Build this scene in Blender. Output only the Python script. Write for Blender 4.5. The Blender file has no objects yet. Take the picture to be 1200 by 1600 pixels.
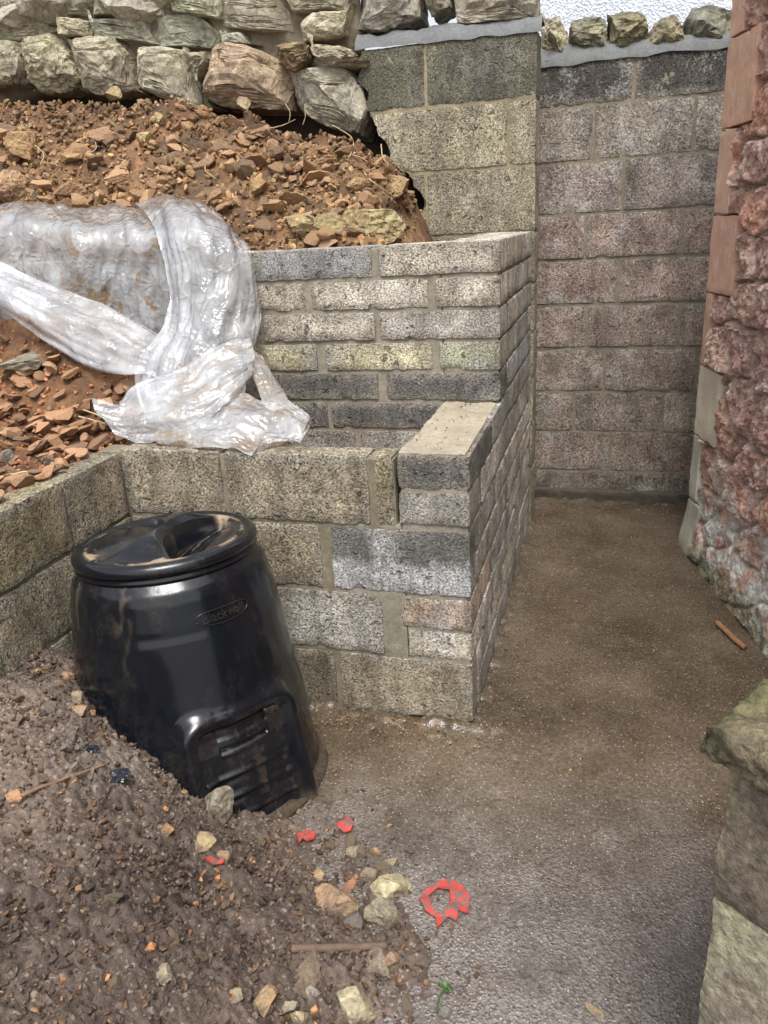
import bpy, bmesh, math, random
import numpy as np
from mathutils import Vector, Matrix

# ------------------------------------------------------------------ camera, sky, sun, exposure
sc = bpy.context.scene
CAM = np.array([0.3698, -2.0615, 1.5343]); YAW, PIT, ROL, FPX = -0.2962, 0.3612, -0.0601, 1199.8
_r0 = np.array([math.cos(YAW), -math.sin(YAW), 0.0])
FWD = np.array([math.sin(YAW)*math.cos(PIT), math.cos(YAW)*math.cos(PIT), -math.sin(PIT)])
_u0 = np.cross(_r0, FWD)
RGT = math.cos(ROL)*_r0 + math.sin(ROL)*_u0
UPV = -math.sin(ROL)*_r0 + math.cos(ROL)*_u0
cd = bpy.data.cameras.new("camera"); cam = bpy.data.objects.new("camera", cd); sc.collection.objects.link(cam)
M = Matrix([[RGT[i], UPV[i], -FWD[i], CAM[i]] for i in range(3)] + [[0, 0, 0, 1]])
cam.matrix_world = M
cd.sensor_fit = 'VERTICAL'; cd.sensor_height = 36.0; cd.lens = 36.0*FPX/1600.0
cd.clip_start = 0.05; cd.clip_end = 500
sc.camera = cam

w = bpy.data.worlds.new("World"); sc.world = w; w.use_nodes = True
nt = w.node_tree; nt.nodes.clear()
sky = nt.nodes.new("ShaderNodeTexSky"); sky.sky_type = 'NISHITA'; sky.sun_disc = False
sky.sun_elevation = math.radians(64); sky.sun_rotation = math.radians(160)
sky.air_density = 1.0; sky.dust_density = 4.0
hs = nt.nodes.new("ShaderNodeHueSaturation"); hs.inputs['Saturation'].default_value = 0.27
bgn = nt.nodes.new("ShaderNodeBackground"); bgn.inputs['Strength'].default_value = 0.105
wo = nt.nodes.new("ShaderNodeOutputWorld")
nt.links.new(sky.outputs[0], hs.inputs['Color']); nt.links.new(hs.outputs[0], bgn.inputs['Color']); nt.links.new(bgn.outputs[0], wo.inputs[0])
sd = bpy.data.lights.new("sun", 'SUN'); sd.energy = 1.5; sd.angle = math.radians(26); sd.color = (1.0, 0.98, 0.95)
sun = bpy.data.objects.new("sun", sd); sc.collection.objects.link(sun)
_az = math.radians(160); _el = math.radians(64)
_sd = Vector((math.sin(_az)*math.cos(_el), math.cos(_az)*math.cos(_el), math.sin(_el)))
sun.rotation_euler = _sd.to_track_quat('Z', 'Y').to_euler()
sun.location = (0, 0, 6)
sc.view_settings.view_transform = 'Standard'; sc.view_settings.look = 'None'
sc.view_settings.gamma = 1.0; sc.view_settings.use_curve_mapping = False
sc.view_settings.exposure = 1.27
sc.render.engine = 'CYCLES'
sc.cycles.max_bounces = 8; sc.cycles.diffuse_bounces = 4; sc.cycles.transparent_max_bounces = 10
sc.cycles.use_denoising = True
sc.render.resolution_x = 768; sc.render.resolution_y = 1024

# ------------------------------------------------------------------ helpers
def U(px, py, ax, v):
    """where the sight line of a photo pixel meets the world plane axis=v"""
    d = FWD*FPX + RGT*(px-600) - UPV*(py-800)
    return CAM + d*((v-CAM[ax])/d[ax])

def project(P):
    d = np.asarray(P) - CAM
    z = d@FWD
    return np.stack([600 + FPX*(d@RGT)/z, 800 - FPX*(d@UPV)/z], -1)

_rs = np.random.RandomState(5)
_perm = np.concatenate([_rs.permutation(256)]*3)
_g = _rs.normal(size=(256, 3)); _g /= np.linalg.norm(_g, axis=1)[:, None]
def pn(P, scale=1.0, seed=0):
    """3-D gradient noise, about -1..1"""
    P = np.asarray(P, float)*scale + seed*17.31
    i = np.floor(P).astype(int); f = P - i; u = f*f*f*(f*(f*6-15)+10)
    out = 0
    for dx in (0, 1):
        for dy in (0, 1):
            for dz in (0, 1):
                h = _perm[_perm[_perm[(i[..., 0]+dx) & 255] + ((i[..., 1]+dy) & 255)] + ((i[..., 2]+dz) & 255)]
                g = _g[h]
                dot = g[..., 0]*(f[..., 0]-dx) + g[..., 1]*(f[..., 1]-dy) + g[..., 2]*(f[..., 2]-dz)
                wx = u[..., 0] if dx else 1-u[..., 0]
                wy = u[..., 1] if dy else 1-u[..., 1]
                wz = u[..., 2] if dz else 1-u[..., 2]
                out = out + dot*wx*wy*wz
    return out*1.6
def fbm(P, scale, octs=4, seed=0, gain=0.5, ridge=False):
    a, s, t = 1.0, scale, 0
    for k in range(octs):
        n = pn(P, s, seed+k)
        if ridge: n = 1-2*np.abs(n)
        t = t + a*n; a *= gain; s *= 2.03
    return t
def worley(P, scale, seed=0):
    """F1, F2 distance and cell id in 3-D"""
    P = np.asarray(P, float)*scale
    i = np.floor(P).astype(int); f = P - i
    n = P.shape[:-1]
    f1 = np.full(n, 9.0); f2 = np.full(n, 9.0); cid = np.zeros(n, int)
    jit = np.random.RandomState(seed+100).rand(1024, 3)
    for dx in (-1, 0, 1):
        for dy in (-1, 0, 1):
            for dz in (-1, 0, 1):
                h = _perm[_perm[_perm[(i[..., 0]+dx) & 255] + ((i[..., 1]+dy) & 255)] + ((i[..., 2]+dz) & 255)]
                o = jit[h] + np.array([dx, dy, dz])
                d = np.sqrt(((f-o)**2).sum(-1))
                c = d < f1
                f2 = np.where(c, f1, np.minimum(f2, d)); cid = np.where(c, h, cid); f1 = np.where(c, d, f1)
    return f1, f2, cid
def sstep(a, b, x):
    t = np.clip((x-a)/(b-a), 0, 1); return t*t*(3-2*t)

def tag(o, label=None, cat=None, group=None, kind=None):
    if label: o['label'] = label
    if cat: o['category'] = cat
    if group: o['group'] = group
    if kind: o['kind'] = kind
    return o
def empty(name, loc=(0, 0, 0)):
    o = bpy.data.objects.new(name, None); sc.collection.objects.link(o); o.location = loc; o.empty_display_size = 0.1
    return o
def mesh(name, V, F, mat=None, parent=None, tint=None, smooth=True, loc=None):
    """link a mesh object from arrays; F is an (n,3|4) array or list of tuples"""
    me = bpy.data.meshes.new(name)
    V = np.asarray(V, float)
    if isinstance(F, np.ndarray) and F.ndim == 2:
        k = F.shape[1]
        me.vertices.add(len(V)); me.vertices.foreach_set('co', V.astype(np.float32).ravel())
        me.loops.add(F.size); me.loops.foreach_set('vertex_index', F.astype(np.int32).ravel())
        me.polygons.add(len(F)); me.polygons.foreach_set('loop_start', np.arange(0, F.size, k, dtype=np.int32))
        me.update(calc_edges=True)
    else:
        me.from_pydata([tuple(v) for v in V], [], [tuple(f) for f in F])
    me.validate()
    if tint is not None:
        a = me.color_attributes.new('tint', 'FLOAT_COLOR', 'POINT')
        t = np.ones((len(V), 4), np.float32); t[:, :3] = tint
        a.data.foreach_set('color', t.ravel())
    me.polygons.foreach_set('use_smooth', np.full(len(me.polygons), smooth))
    if mat: me.materials.append(mat)
    o = bpy.data.objects.new(name, me); sc.collection.objects.link(o)
    if parent: o.parent = parent
    if loc is not None: o.location = loc
    return o
def gridF(nu, nv, off=0):
    i, j = np.meshgrid(np.arange(nu-1), np.arange(nv-1), indexing='ij')
    a = i*nv+j
    return np.stack([a, a+nv, a+nv+1, a+1], -1).reshape(-1, 4)+off
class Acc:
    """collect pieces of one mesh"""
    def __init__(s): s.V = []; s.F = []; s.T = []; s.n = 0
    def add(s, V, F, t=(1, 1, 1)):
        V = np.asarray(V, float); s.V.append(V); s.F.append(np.asarray(F)+s.n); s.n += len(V)
        T = np.ones((len(V), 3)); T[:] = t; s.T.append(T)
    def build(s, name, mat, parent=None, smooth=True):
        V = np.concatenate(s.V); T = np.concatenate(s.T)
        if len(set(f.shape[1] for f in s.F)) == 1: F = np.concatenate(s.F)
        else: F = [tuple(r) for f in s.F for r in f]
        return mesh(name, V, F, mat, parent, T, smooth)

def box_surface(lo, hi, step=0.015):
    """subdivided box: six grids; returns V,F,(inward distance to nearest edge)"""
    lo = np.array(lo, float); hi = np.array(hi, float); Vs = []; Fs = []; n = 0
    cnt = [max(2, int(round((hi[a]-lo[a])/step))+1) for a in range(3)]
    for ax in range(3):
        a, b = [(1, 2), (2, 0), (0, 1)][ax]
        for side in (0, 1):
            u = np.linspace(lo[a], hi[a], cnt[a]); v = np.linspace(lo[b], hi[b], cnt[b])
            A, B = np.meshgrid(u, v, indexing='ij')
            P = np.zeros(A.shape+(3,)); P[..., a] = A; P[..., b] = B; P[..., ax] = (lo, hi)[side][ax]
            f = gridF(cnt[a], cnt[b], n)
            if side == 0: f = f[:, ::-1]
            Vs.append(P.reshape(-1, 3)); Fs.append(f); n += P.shape[0]*P.shape[1]
    return np.concatenate(Vs), np.concatenate(Fs)
def block(lo, hi, step=0.013, r=0.006, rough=0.0022, seed=0, warp=0.003):
    """rounded rough-textured block; every duplicated edge vertex moves the same way so it stays closed"""
    V, F = box_surface(lo, hi, step)
    lo = np.array(lo, float); hi = np.array(hi, float); c = (lo+hi)/2; h = (hi-lo)/2
    q = V-c
    rr = r*(1+0.8*pn(V, 28, seed+3))+(.012*sstep(.38, .62, pn(V, 17, seed+11)) if step < .016 else 0)
    inner = np.clip(q, -(h-rr[:, None]), h-rr[:, None])
    d = q-inner; L = np.linalg.norm(d, axis=1); L[L == 0] = 1
    nrm = d/L[:, None]
    V2 = c+inner+nrm*np.minimum(rr, L)[:, None]
    V2 = V2 + nrm*(rough*fbm(V, 75, 3, seed) + warp*pn(V, 9, seed+7))[:, None]
    return V2, F

_ico = {}
def ico(level):
    if level not in _ico:
        bm = bmesh.new(); bmesh.ops.create_icosphere(bm, subdivisions=level, radius=1.0)
        bm.verts.ensure_lookup_table()
        _ico[level] = (np.array([v.co[:] for v in bm.verts]), np.array([[v.index for v in f.verts] for f in bm.faces])); bm.free()
    return _ico[level]
def rock(seed, level=3, size=(1, 1, 1), nplanes=14, rough=0.03, cut=(0.45, 0.8), detail=6.0):
    """angular broken stone about unit size: a sphere shaved by random planes, then roughened"""
    rs = np.random.RandomState(seed); P, F = ico(level); P = P*1.15
    for k in range(nplanes):
        n = rs.normal(size=3); n /= np.linalg.norm(n); d = rs.uniform(*cut)
        P = P - np.maximum(0, P@n-d)[:, None]*n
    N = P/np.linalg.norm(P, axis=1)[:, None]
    P = P + N*(rough*fbm(P+seed, detail/2.2, 4, seed, 0.6, ridge=True))[:, None]
    return P*np.array(size), F
def poly_stone(poly, y, depth, level=5, seed=0, bulge=0.045, rough=0.008, ax=1, nf=7, detail=18, bev=(.015, .05), spread=.48):
    """boulder whose outline is a (convex) polygon in the plane axis=y; front faces -axis"""
    pts = np.array([U(px, py, ax, y) for px, py in poly]); oth = [a for a in range(3) if a != ax]
    c2 = pts[:, oth].mean(0); q = pts[:, oth]-c2; rs = np.random.RandomState(seed)
    R = np.abs(q).max()*1.5
    P, F = ico(level); P = P.copy()
    S = np.array([R, R, R]); S[ax] = max(depth*0.5+bulge, .02)
    P = P*1.0
    # superquadric-like start so the clip planes shape everything
    P = np.sign(P)*np.abs(P)**0.75; P *= S*1.25
    area = 0.5*sum(q[i][0]*q[(i+1) % len(q)][1]-q[(i+1) % len(q)][0]*q[i][1] for i in range(len(q)))
    for i in range(len(q)):
        a, b = q[i], q[(i+1) % len(q)]; e = b-a; n2 = np.array([e[1], -e[0]])*(1 if area > 0 else -1)
        n2 = n2/np.linalg.norm(n2)
        n = np.zeros(3); n[oth] = n2; n[ax] = -rs.uniform(0.0, 0.12); n /= np.linalg.norm(n)
        d = n2@((a+b)/2) + rs.uniform(-.002, .002)
        P = P - np.maximum(0, P@n-d)[:, None]*n
        n = np.zeros(3); n[oth] = n2; n[ax] = -rs.uniform(0.7, 1.6); n /= np.linalg.norm(n)
        A3 = np.zeros(3); A3[oth] = (a+b)/2; A3[ax] = -(depth*0.5)+rs.uniform(*bev)*min(1, R/.12)
        P = P - np.maximum(0, (P-A3)@n)[:, None]*n
    for k in range(nf):
        n = np.zeros(3); n[oth] = rs.normal(size=2)*spread; n[ax] = -1; n /= np.linalg.norm(n)
        d = depth*0.5*rs.uniform(0.85, 1.1)
        P = P - np.maximum(0, P@n-d)[:, None]*n
    n = np.zeros(3); n[ax] = 1; P = P-np.maximum(0, P@n-depth*.5)[:, None]*n
    C = np.zeros(3); C[oth] = c2; C[ax] = y+depth*.5
    W = P+C
    N = P/np.linalg.norm(P, axis=1)[:, None]
    W = W + N*(rough*fbm(W, detail, 5, seed, 0.6, ridge=True))[:, None]
    return W, F

# ------------------------------------------------------------------ materials
class NT:
    def __init__(s, name):
        s.m = bpy.data.materials.new(name); s.m.use_nodes = True; s.t = s.m.node_tree; s.t.nodes.clear()
        s.out = s.n('ShaderNodeOutputMaterial'); s.b = s.n('ShaderNodeBsdfPrincipled'); s.l(s.b.outputs[0], s.out.inputs[0])
        s.tc = s.n('ShaderNodeTexCoord'); s.co = s.tc.outputs['Object']
    def n(s, t, **k):
        x = s.t.nodes.new(t)
        for a, b in k.items(): setattr(x, a, b)
        return x
    def l(s, a, b): s.t.links.new(a, b)
    def val(s, sock, v):
        if hasattr(v, 'links') or hasattr(v, 'is_output'): s.l(v, sock)
        else: sock.default_value = v
    def noise(s, scale, detail=5, rough=0.6, co=None, dist=0.0):
        x = s.n('ShaderNodeTexNoise'); x.inputs['Scale'].default_value = scale; x.inputs['Detail'].default_value = detail
        x.inputs['Roughness'].default_value = rough; x.inputs['Distortion'].default_value = dist; s.l(co or s.co, x.inputs['Vector']); return x.outputs['Fac']
    def vor(s, scale, feature='F1', out='Distance', co=None, rnd=1.0):
        x = s.n('ShaderNodeTexVoronoi'); x.feature = feature; x.inputs['Scale'].default_value = scale
        x.inputs['Randomness'].default_value = rnd; s.l(co or s.co, x.inputs['Vector']); return x.outputs[out]
    def ramp(s, f, stops):
        x = s.n('ShaderNodeValToRGB'); s.l(f, x.inputs[0]); e = x.color_ramp.elements
        while len(e) < len(stops): e.new(0.5)
        for i, (p, c) in enumerate(stops):
            e[i].position = p; e[i].color = (*c, 1) if hasattr(c, '__len__') else (c, c, c, 1)
        return x.outputs[0]
    def mix(s, f, a, b, mode='MIX'):
        x = s.n('ShaderNodeMix', data_type='RGBA', blend_type=mode); s.val(x.inputs[0], f)
        for k, v in ((6, a), (7, b)):
            if hasattr(v, '__len__') and not hasattr(v, 'is_output'): x.inputs[k].default_value = (*v[:3], 1)
            else: s.l(v, x.inputs[k])
        return x.outputs[2]
    def math(s, op, a, b=0.0, c=None):
        x = s.n('ShaderNodeMath', operation=op); s.val(x.inputs[0], a); s.val(x.inputs[1], b)
        if c is not None: s.val(x.inputs[2], c)
        return x.outputs[0]
    def attr(s, name='tint'):
        x = s.n('ShaderNodeAttribute', attribute_name=name); return x.outputs['Color']
    def bump(s, h, strength=0.5, dist=0.01, normal=None):
        x = s.n('ShaderNodeBump'); s.l(h, x.inputs['Height']); x.inputs['Strength'].default_value = strength; x.inputs['Distance'].default_value = dist
        if normal: s.l(normal, x.inputs['Normal'])
        return x.outputs[0]
    def fin(s, col=None, rough=None, normal=None, **k):
        if col is not None: s.val(s.b.inputs['Base Color'], col if not isinstance(col, tuple) else (*col, 1))
        if rough is not None: s.val(s.b.inputs['Roughness'], rough)
        if normal is not None: s.l(normal, s.b.inputs['Normal'])
        for a, b in k.items(): s.val(s.b.inputs[a.replace('_', ' ')], b)
        return s.m

def m_block(name, grain=125, pore=0.5, moss=0.0, lichen=0.0, contrast=1.0, wet=0.0):
    s = NT(name); t = s.attr()
    g = s.vor(grain, 'F1'); gc = s.vor(grain, 'F1', 'Color'); n1 = s.noise(14, 6, .65); n2 = s.noise(grain*1.4, 3, .7)
    base = s.mix(s.ramp(n1, [(.3, 0.0), (.7, 1.0)]), s.mix(1.0, t, (.78, .76, .74), 'MULTIPLY'), s.mix(1.0, t, (1.14, 1.15, 1.15), 'MULTIPLY'))
    sep = s.n('ShaderNodeSeparateColor'); s.l(gc, sep.inputs[0])
    base = s.mix(1.0, base, s.ramp(sep.outputs[0], [(0, 1-.35*contrast), (.8, 1.08), (1, 1+.5*contrast)]), 'MULTIPLY')
    pores = s.ramp(s.mix(.5, g, n2), [(.36, 0.0), (.62, 1.0)])
    pz = s.noise(grain*.75, 3, .6); pm = s.ramp(pz, [(.53, 0.0), (.63, 1.0)])
    pv = s.ramp(s.noise(7, 5, .65), [(.32, .25), (.66, 1.45)]); base = s.mix(s.math('MULTIPLY', s.math('MULTIPLY', pm, pore), pv), base, (.035, .032, .028))
    big = s.ramp(s.noise(34, 2, .5), [(.66, 0.0), (.70, 1.0)]); base = s.mix(s.math('MULTIPLY', big, .6), base, (.05, .045, .04))
    mpz = s.n('ShaderNodeMapping'); mpz.inputs['Scale'].default_value = (1, 1, .28); s.l(s.co, mpz.inputs[0])
    base = s.mix(1.0, base, s.ramp(s.noise(13, 5, .65, co=mpz.outputs[0]), [(.3, .50), (.5, 1.0), (.75, 1.32)]), 'MULTIPLY')
    # damp patches
    dn = s.ramp(s.noise(5.5, 4, .55), [(.45, 0.0), (.62, 1.0)])
    base = s.mix(s.math('MULTIPLY', dn, .38+wet), base, s.mix(1.0, base, (.45, .42, .38), 'MULTIPLY'))
    if lichen:
        ln = s.ramp(s.mix(.42, s.noise(6, 6, .7), s.noise(75, 3, .8)), [(.52, 0.0), (.62, 1.0)])
        base = s.mix(s.math('MULTIPLY', ln, lichen), base, (.55, .54, .50))
    if moss:
        mn = s.ramp(s.noise(4, 6, .7), [(.42, 0.0), (.68, 1.0)])
        base = s.mix(s.math('MULTIPLY', mn, moss), base, (.13, .14, .05))
    h = s.math('ADD', s.math('MULTIPLY', pm, -1.2), s.math('MULTIPLY', g, -.6))
    h = s.math('ADD', h, s.math('MULTIPLY', big, -3.0)); b = s.bump(h, .9, .0035); b = s.bump(s.noise(26, 6, .65), .16, .008, b)
    return s.fin(base, s.ramp(dn, [(0, .92), (1, .62)]), b)

def m_rock(name, cols, scale=10, bump=.6, moss=0.0, rnd=.35, wet=.0, crack=True, mosscol=(.14, .15, .035), tint=True, detail_scale=60, dirt=0.0, dirtcol=(.12, .06, .035)):
    s = NT(name); oi = s.n('ShaderNodeObjectInfo')
    n1 = s.noise(scale, 8, .68, dist=.4); n2 = s.noise(detail_scale, 5, .7)
    c = s.ramp(n1, [(.28, cols[0]), (.5, cols[1]), (.72, cols[2])])
    c = s.mix(1.0, c, s.ramp(n2, [(.3, .62), (.7, 1.32)]), 'MULTIPLY')
    if tint: c = s.mix(1.0, c, s.attr(), 'MULTIPLY')
    if rnd:
        c = s.mix(1.0, c, s.ramp(oi.outputs['Random'], [(0, (1-rnd,)*3), (.5, (1, 1-rnd*.12, 1-rnd*.25)), (1, (1+rnd,)*3)]), 'MULTIPLY')
    if moss:
        mn = s.ramp(s.noise(scale*.55, 7, .72), [(.44, 0.0), (.64, 1.0)])
        c = s.mix(s.math('MULTIPLY', mn, moss), c, mosscol)
    if dirt:
        dn = s.ramp(s.noise(scale*.8, 6, .7), [(.42, 0.0), (.6, 1.0)])
        c = s.mix(s.math('MULTIPLY', dn, dirt), c, dirtcol)
    h = s.mix(.5, s.noise(scale*3, 9, .72, dist=.6), n2)
    b = s.bump(h, bump, .012)
    if crack:
        cr = s.ramp(s.vor(scale*.7, 'DISTANCE_TO_EDGE', co=s.warp(scale)), [(0.0, 0.0), (.035, 1.0)])
        c = s.mix(s.math('MULTIPLY', s.math('SUBTRACT', 1.0, cr), .45), c, (.05, .045, .035))
        b = s.bump(cr, .35, .006, b)
    return s.fin(c, s.ramp(n1, [(.3, .85-wet), (.7, .6-wet*.6)]), b)
def _warp(s, scale):
    x = s.n('ShaderNodeTexNoise'); x.inputs['Scale'].default_value = scale*.8; x.inputs['Detail'].default_value = 5; s.l(s.co, x.inputs['Vector'])
    v = s.n('ShaderNodeVectorMath', operation='MULTIPLY_ADD'); s.l(x.outputs['Color'], v.inputs[0]); v.inputs[1].default_value = (.3,)*3; s.l(s.co, v.inputs[2]); return v.outputs[0]
NT.warp = _warp

MAT = {}
MAT['block_new'] = m_block('block_new', 190, .50, lichen=.10, contrast=.8, wet=.12)
MAT['block_old'] = m_block('block_old', 180, .75, moss=.12, contrast=1.0, wet=.15)
MAT['block_back'] = m_block('block_back', 170, .55, lichen=.65, contrast=1.0, wet=.15)
MAT['block_pillar'] = m_block('block_pillar', 180, .65, moss=.16, lichen=.2, contrast=1.1, wet=.15)
def m_mortar(name, col, dark=.7, wetc=.5, bump=.5):
    s = NT(name); n = s.noise(9, 6, .65); n2 = s.noise(60, 5, .7)
    c = s.mix(s.ramp(n, [(.35, 0.0), (.68, 1.0)]), tuple(v*dark for v in col), col)
    c = s.mix(1.0, c, s.ramp(n2, [(.3, .75), (.7, 1.2)]), 'MULTIPLY')
    c = s.mix(1.0, c, s.attr(), 'MULTIPLY')
    return s.fin(c, .8, s.bump(s.mix(.5, n2, s.noise(160, 3, .6)), bump, .006))
MAT['mortar'] = m_mortar('mortar', (.30, .27, .22))
MAT['mortar_old'] = m_mortar('mortar_old', (.29, .265, .215), .6)
MAT['mortar_cap'] = m_mortar('mortar_cap', (.145, .15, .15), .8, bump=.35)

def m_path():
    s = NT('wet_path')
    n = s.noise(2.3, 6, .6); n2 = s.noise(9, 6, .7); g = s.noise(110, 4, .75); v = s.vor(170, 'F1', 'Color')
    c = s.ramp(n, [(.3, (.046, .032, .020)), (.5, (.088, .064, .042)), (.72, (.14, .108, .078))])
    c = s.mix(s.ramp(n2, [(.5, 0.0), (.75, .7)]), c, (.10, .075, .055))
    x = s.n('ShaderNodeSeparateXYZ'); s.l(s.co, x.inputs[0])
    near = s.ramp(s.math('ADD', s.math('MULTIPLY', x.outputs[1], -1.0), s.math('MULTIPLY', n, .5)), [(.45, 0.0), (.95, 1.0)])
    c = s.mix(s.math('MULTIPLY', near, .7), c, s.ramp(n2, [(.3, (.10, .086, .077)), (.7, (.22, .20, .187))]))  # grey sheen of the near path, painted into the colour as lighter patches
    c = s.mix(1.0, c, s.ramp(g, [(.3, .35), (.7, 1.7)]), 'MULTIPLY')
    sp = s.n('ShaderNodeSeparateColor'); s.l(v, sp.inputs[0])
    speck = s.ramp(sp.outputs[0], [(.92, 0.0), (.93, 1.0)])
    sd_ = s.ramp(s.vor(170), [(.25, 1.0), (.4, 0.0)])
    speck = s.math('MULTIPLY', speck, sd_)
    c = s.mix(s.math('MULTIPLY', speck, .85), c, (.42, .38, .33))  # pale specks: sky sparkle on wet grit, painted as colour
    c = s.mix(1.0, c, s.attr(), 'MULTIPLY')
    wetm = s.ramp(s.mix(.35, n2, s.noise(3.1, 4, .6)), [(.4, .10), (.6, .28)])
    h = s.math('ADD', s.math('MULTIPLY', s.ramp(s.vor(120), [(0, 1.0), (.55, 0.0)]), .8), g)
    b = s.bump(s.math('MULTIPLY', h, s.math('MULTIPLY', s.math('ADD', .22, s.math('MULTIPLY', near, .62)), s.ramp(s.noise(4.5, 5, .65), [(.34, .15), (.62, 1.25)]))), .8, .006); b = s.bump(s.noise(32, 5, .7), .30, .010, b)
    return s.fin(c, wetm, b, Specular_IOR_Level=.7)
MAT['path'] = m_path()
def m_soil():
    s = NT('damp_soil')
    n = s.noise(3.0, 7, .65); g = s.noise(55, 7, .75); g2 = s.noise(150, 4, .7)
    c = s.ramp(n, [(.3, (.058, .040, .031)), (.5, (.115, .082, .064)), (.7, (.21, .16, .125))])
    c = s.mix(1.0, c, s.ramp(g, [(.28, .4), (.5, .95), (.75, 1.75)]), 'MULTIPLY')
    pale = s.ramp(s.noise(2.2, 5, .6, dist=.3), [(.56, 0.0), (.70, 1.0)])
    c = s.mix(s.math('MULTIPLY', pale, .55), c, s.mix(1.0, (.30, .255, .205), s.ramp(g, [(.3, .5), (.7, 1.3)]), 'MULTIPLY'))
    sp = s.n('ShaderNodeSeparateColor'); s.l(s.vor(150, 'F1', 'Color'), sp.inputs[0])
    c = s.mix(s.ramp(sp.outputs[0], [(.93, 0.0), (.94, .55)]), c, (.33, .27, .21))
    c = s.mix(1.0, c, s.attr(), 'MULTIPLY')
    b = s.bump(s.mix(.5, g, g2), .9, .010)
    return s.fin(c, s.ramp(g2, [(.35, .42), (.65, .85)]), b)
MAT['soil'] = m_soil()
def m_earth():
    s = NT('rusty_earth'); n = s.noise(5, 7, .7); g = s.noise(60, 6, .75)
    c = s.ramp(n, [(.3, (.085, .052, .032)), (.5, (.175, .092, .042)), (.7, (.30, .17, .08))])
    c = s.mix(1.0, c, s.ramp(g, [(.3, .45), (.7, 1.45)]), 'MULTIPLY'); c = s.mix(1.0, c, s.attr(), 'MULTIPLY')
    return s.fin(c, .85, s.bump(g, .9, .012))
MAT['earth'] = m_earth()
MAT['rubble_rock'] = m_rock('rubble_rock', [(.14, .09, .055), (.32, .19, .10), (.48, .335, .20)], 14, .6, moss=.0, rnd=.42, wet=.1, tint=False)
MAT['orange_rock'] = m_rock('orange_rock', [(.16, .092, .055), (.33, .185, .10), (.45, .30, .185)], 16, .6, rnd=.5, wet=.12, crack=False, tint=False)
MAT['dull_rock'] = m_rock('dull_rock', [(.12, .09, .07), (.27, .22, .16), (.46, .40, .29)], 16, .7, rnd=.3, wet=.12, crack=False, tint=False)
MAT['boulder'] = m_rock('boulder', [(.15, .135, .10), (.37, .34, .275), (.62, .58, .49)], 11, .95, moss=.42, rnd=.15, mosscol=(.25, .23, .10))
MAT['sandstone_rough'] = m_rock('sandstone_rough', [(.21, .125, .095), (.40, .265, .205), (.66, .53, .45)], 16, .9, rnd=0, crack=False, detail_scale=70)
MAT['coping'] = m_rock('coping', [(.10, .095, .085), (.24, .225, .19), (.50, .47, .40)], 9, .8, moss=.25, rnd=.25, mosscol=(.36, .30, .06))
def m_quoin():
    s = NT('dressed_sandstone'); n = s.noise(6, 5, .6)
    mp = s.n('ShaderNodeMapping'); mp.inputs['Scale'].default_value = (1, 1, .25); s.l(s.co, mp.inputs[0])
    st = s.noise(60, 4, .7, co=mp.outputs[0])
    c = s.mix(1.0, s.attr(), s.ramp(n, [(.3, .82), (.7, 1.12)]), 'MULTIPLY')
    c = s.mix(s.ramp(st, [(.56, 0.0), (.66, .75)]), c, (.70, .60, .50)); c = s.mix(s.ramp(s.noise(17, 6, .75), [(.55, 0.0), (.72, .45)]), c, (.22, .15, .11))
    return s.fin(c, .9, s.bump(s.mix(.5, st, s.noise(90, 4, .7)), .7, .006))
MAT['quoin'] = m_quoin()
def m_render():
    s = NT('roughcast'); v = s.vor(75); n = s.noise(60, 4, .7)
    c = s.mix(s.ramp(n, [(.35, 0.0), (.7, 1.0)]), (.58, .62, .70), (.80, .82, .86))
    return s.fin(c, .9, s.bump(s.mix(.5, v, n), 1.0, .012))
MAT['roughcast'] = m_render()
def m_pier():
    s = NT('pier_stone'); n = s.noise(6, 7, .68, dist=.5); g = s.noise(70, 5, .75)
    c = s.ramp(n, [(.3, (.10, .085, .065)), (.48, (.20, .17, .14)), (.6, (.30, .28, .20)), (.75, (.50, .49, .42))])
    c = s.mix(1.0, c, s.ramp(g, [(.3, .35), (.7, 1.7)]), 'MULTIPLY'); c = s.mix(s.ramp(s.mix(.5, s.noise(5, 5, .7), s.noise(90, 3, .7)), [(.54, 0.0), (.6, .7)]), c, (.34, .33, .18)); c = s.mix(1.0, c, s.attr(), 'MULTIPLY')
    return s.fin(c, .8, s.bump(s.mix(.5, g, s.noise(25, 6, .7)), 1.0, .014))
MAT['pier'] = m_pier()
def m_plastic():
    s = NT('black_plastic')
    mp = s.n('ShaderNodeMapping'); mp.inputs['Scale'].default_value = (1, 1, .16); s.l(s.co, mp.inputs[0])
    st = s.noise(16, 6, .72, co=mp.outputs[0]); n = s.noise(7, 6, .7); f = s.noise(90, 4, .8)
    d = s.math('MULTIPLY', s.ramp(s.mix(.5, st, n), [(.50, 0.0), (.66, 1.0)]), s.ramp(f, [(.35, .1), (.65, 1.0)]))
    c = s.mix(s.math('MULTIPLY', d, .16), (.005, .0062, .009), (.16, .125, .085))
    f2 = s.noise(45, 6, .8); at = s.math('MULTIPLY', s.math('MULTIPLY', s.attr(), s.attr()), s.ramp(f2, [(.3, .35), (.6, 1.5)]))
    c = s.mix(s.math('MINIMUM', at, 1.0), c, (.27, .20, .13))
    r = s.math('ADD', s.math('MULTIPLY', d, .5), s.ramp(n, [(.3, .09), (.7, .20)]))
    return s.fin(c, s.math('ADD', r, s.math('MULTIPLY', at, .5)), s.bump(s.noise(120, 3, .6), .06, .003))
MAT['bin'] = m_plastic()

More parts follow.
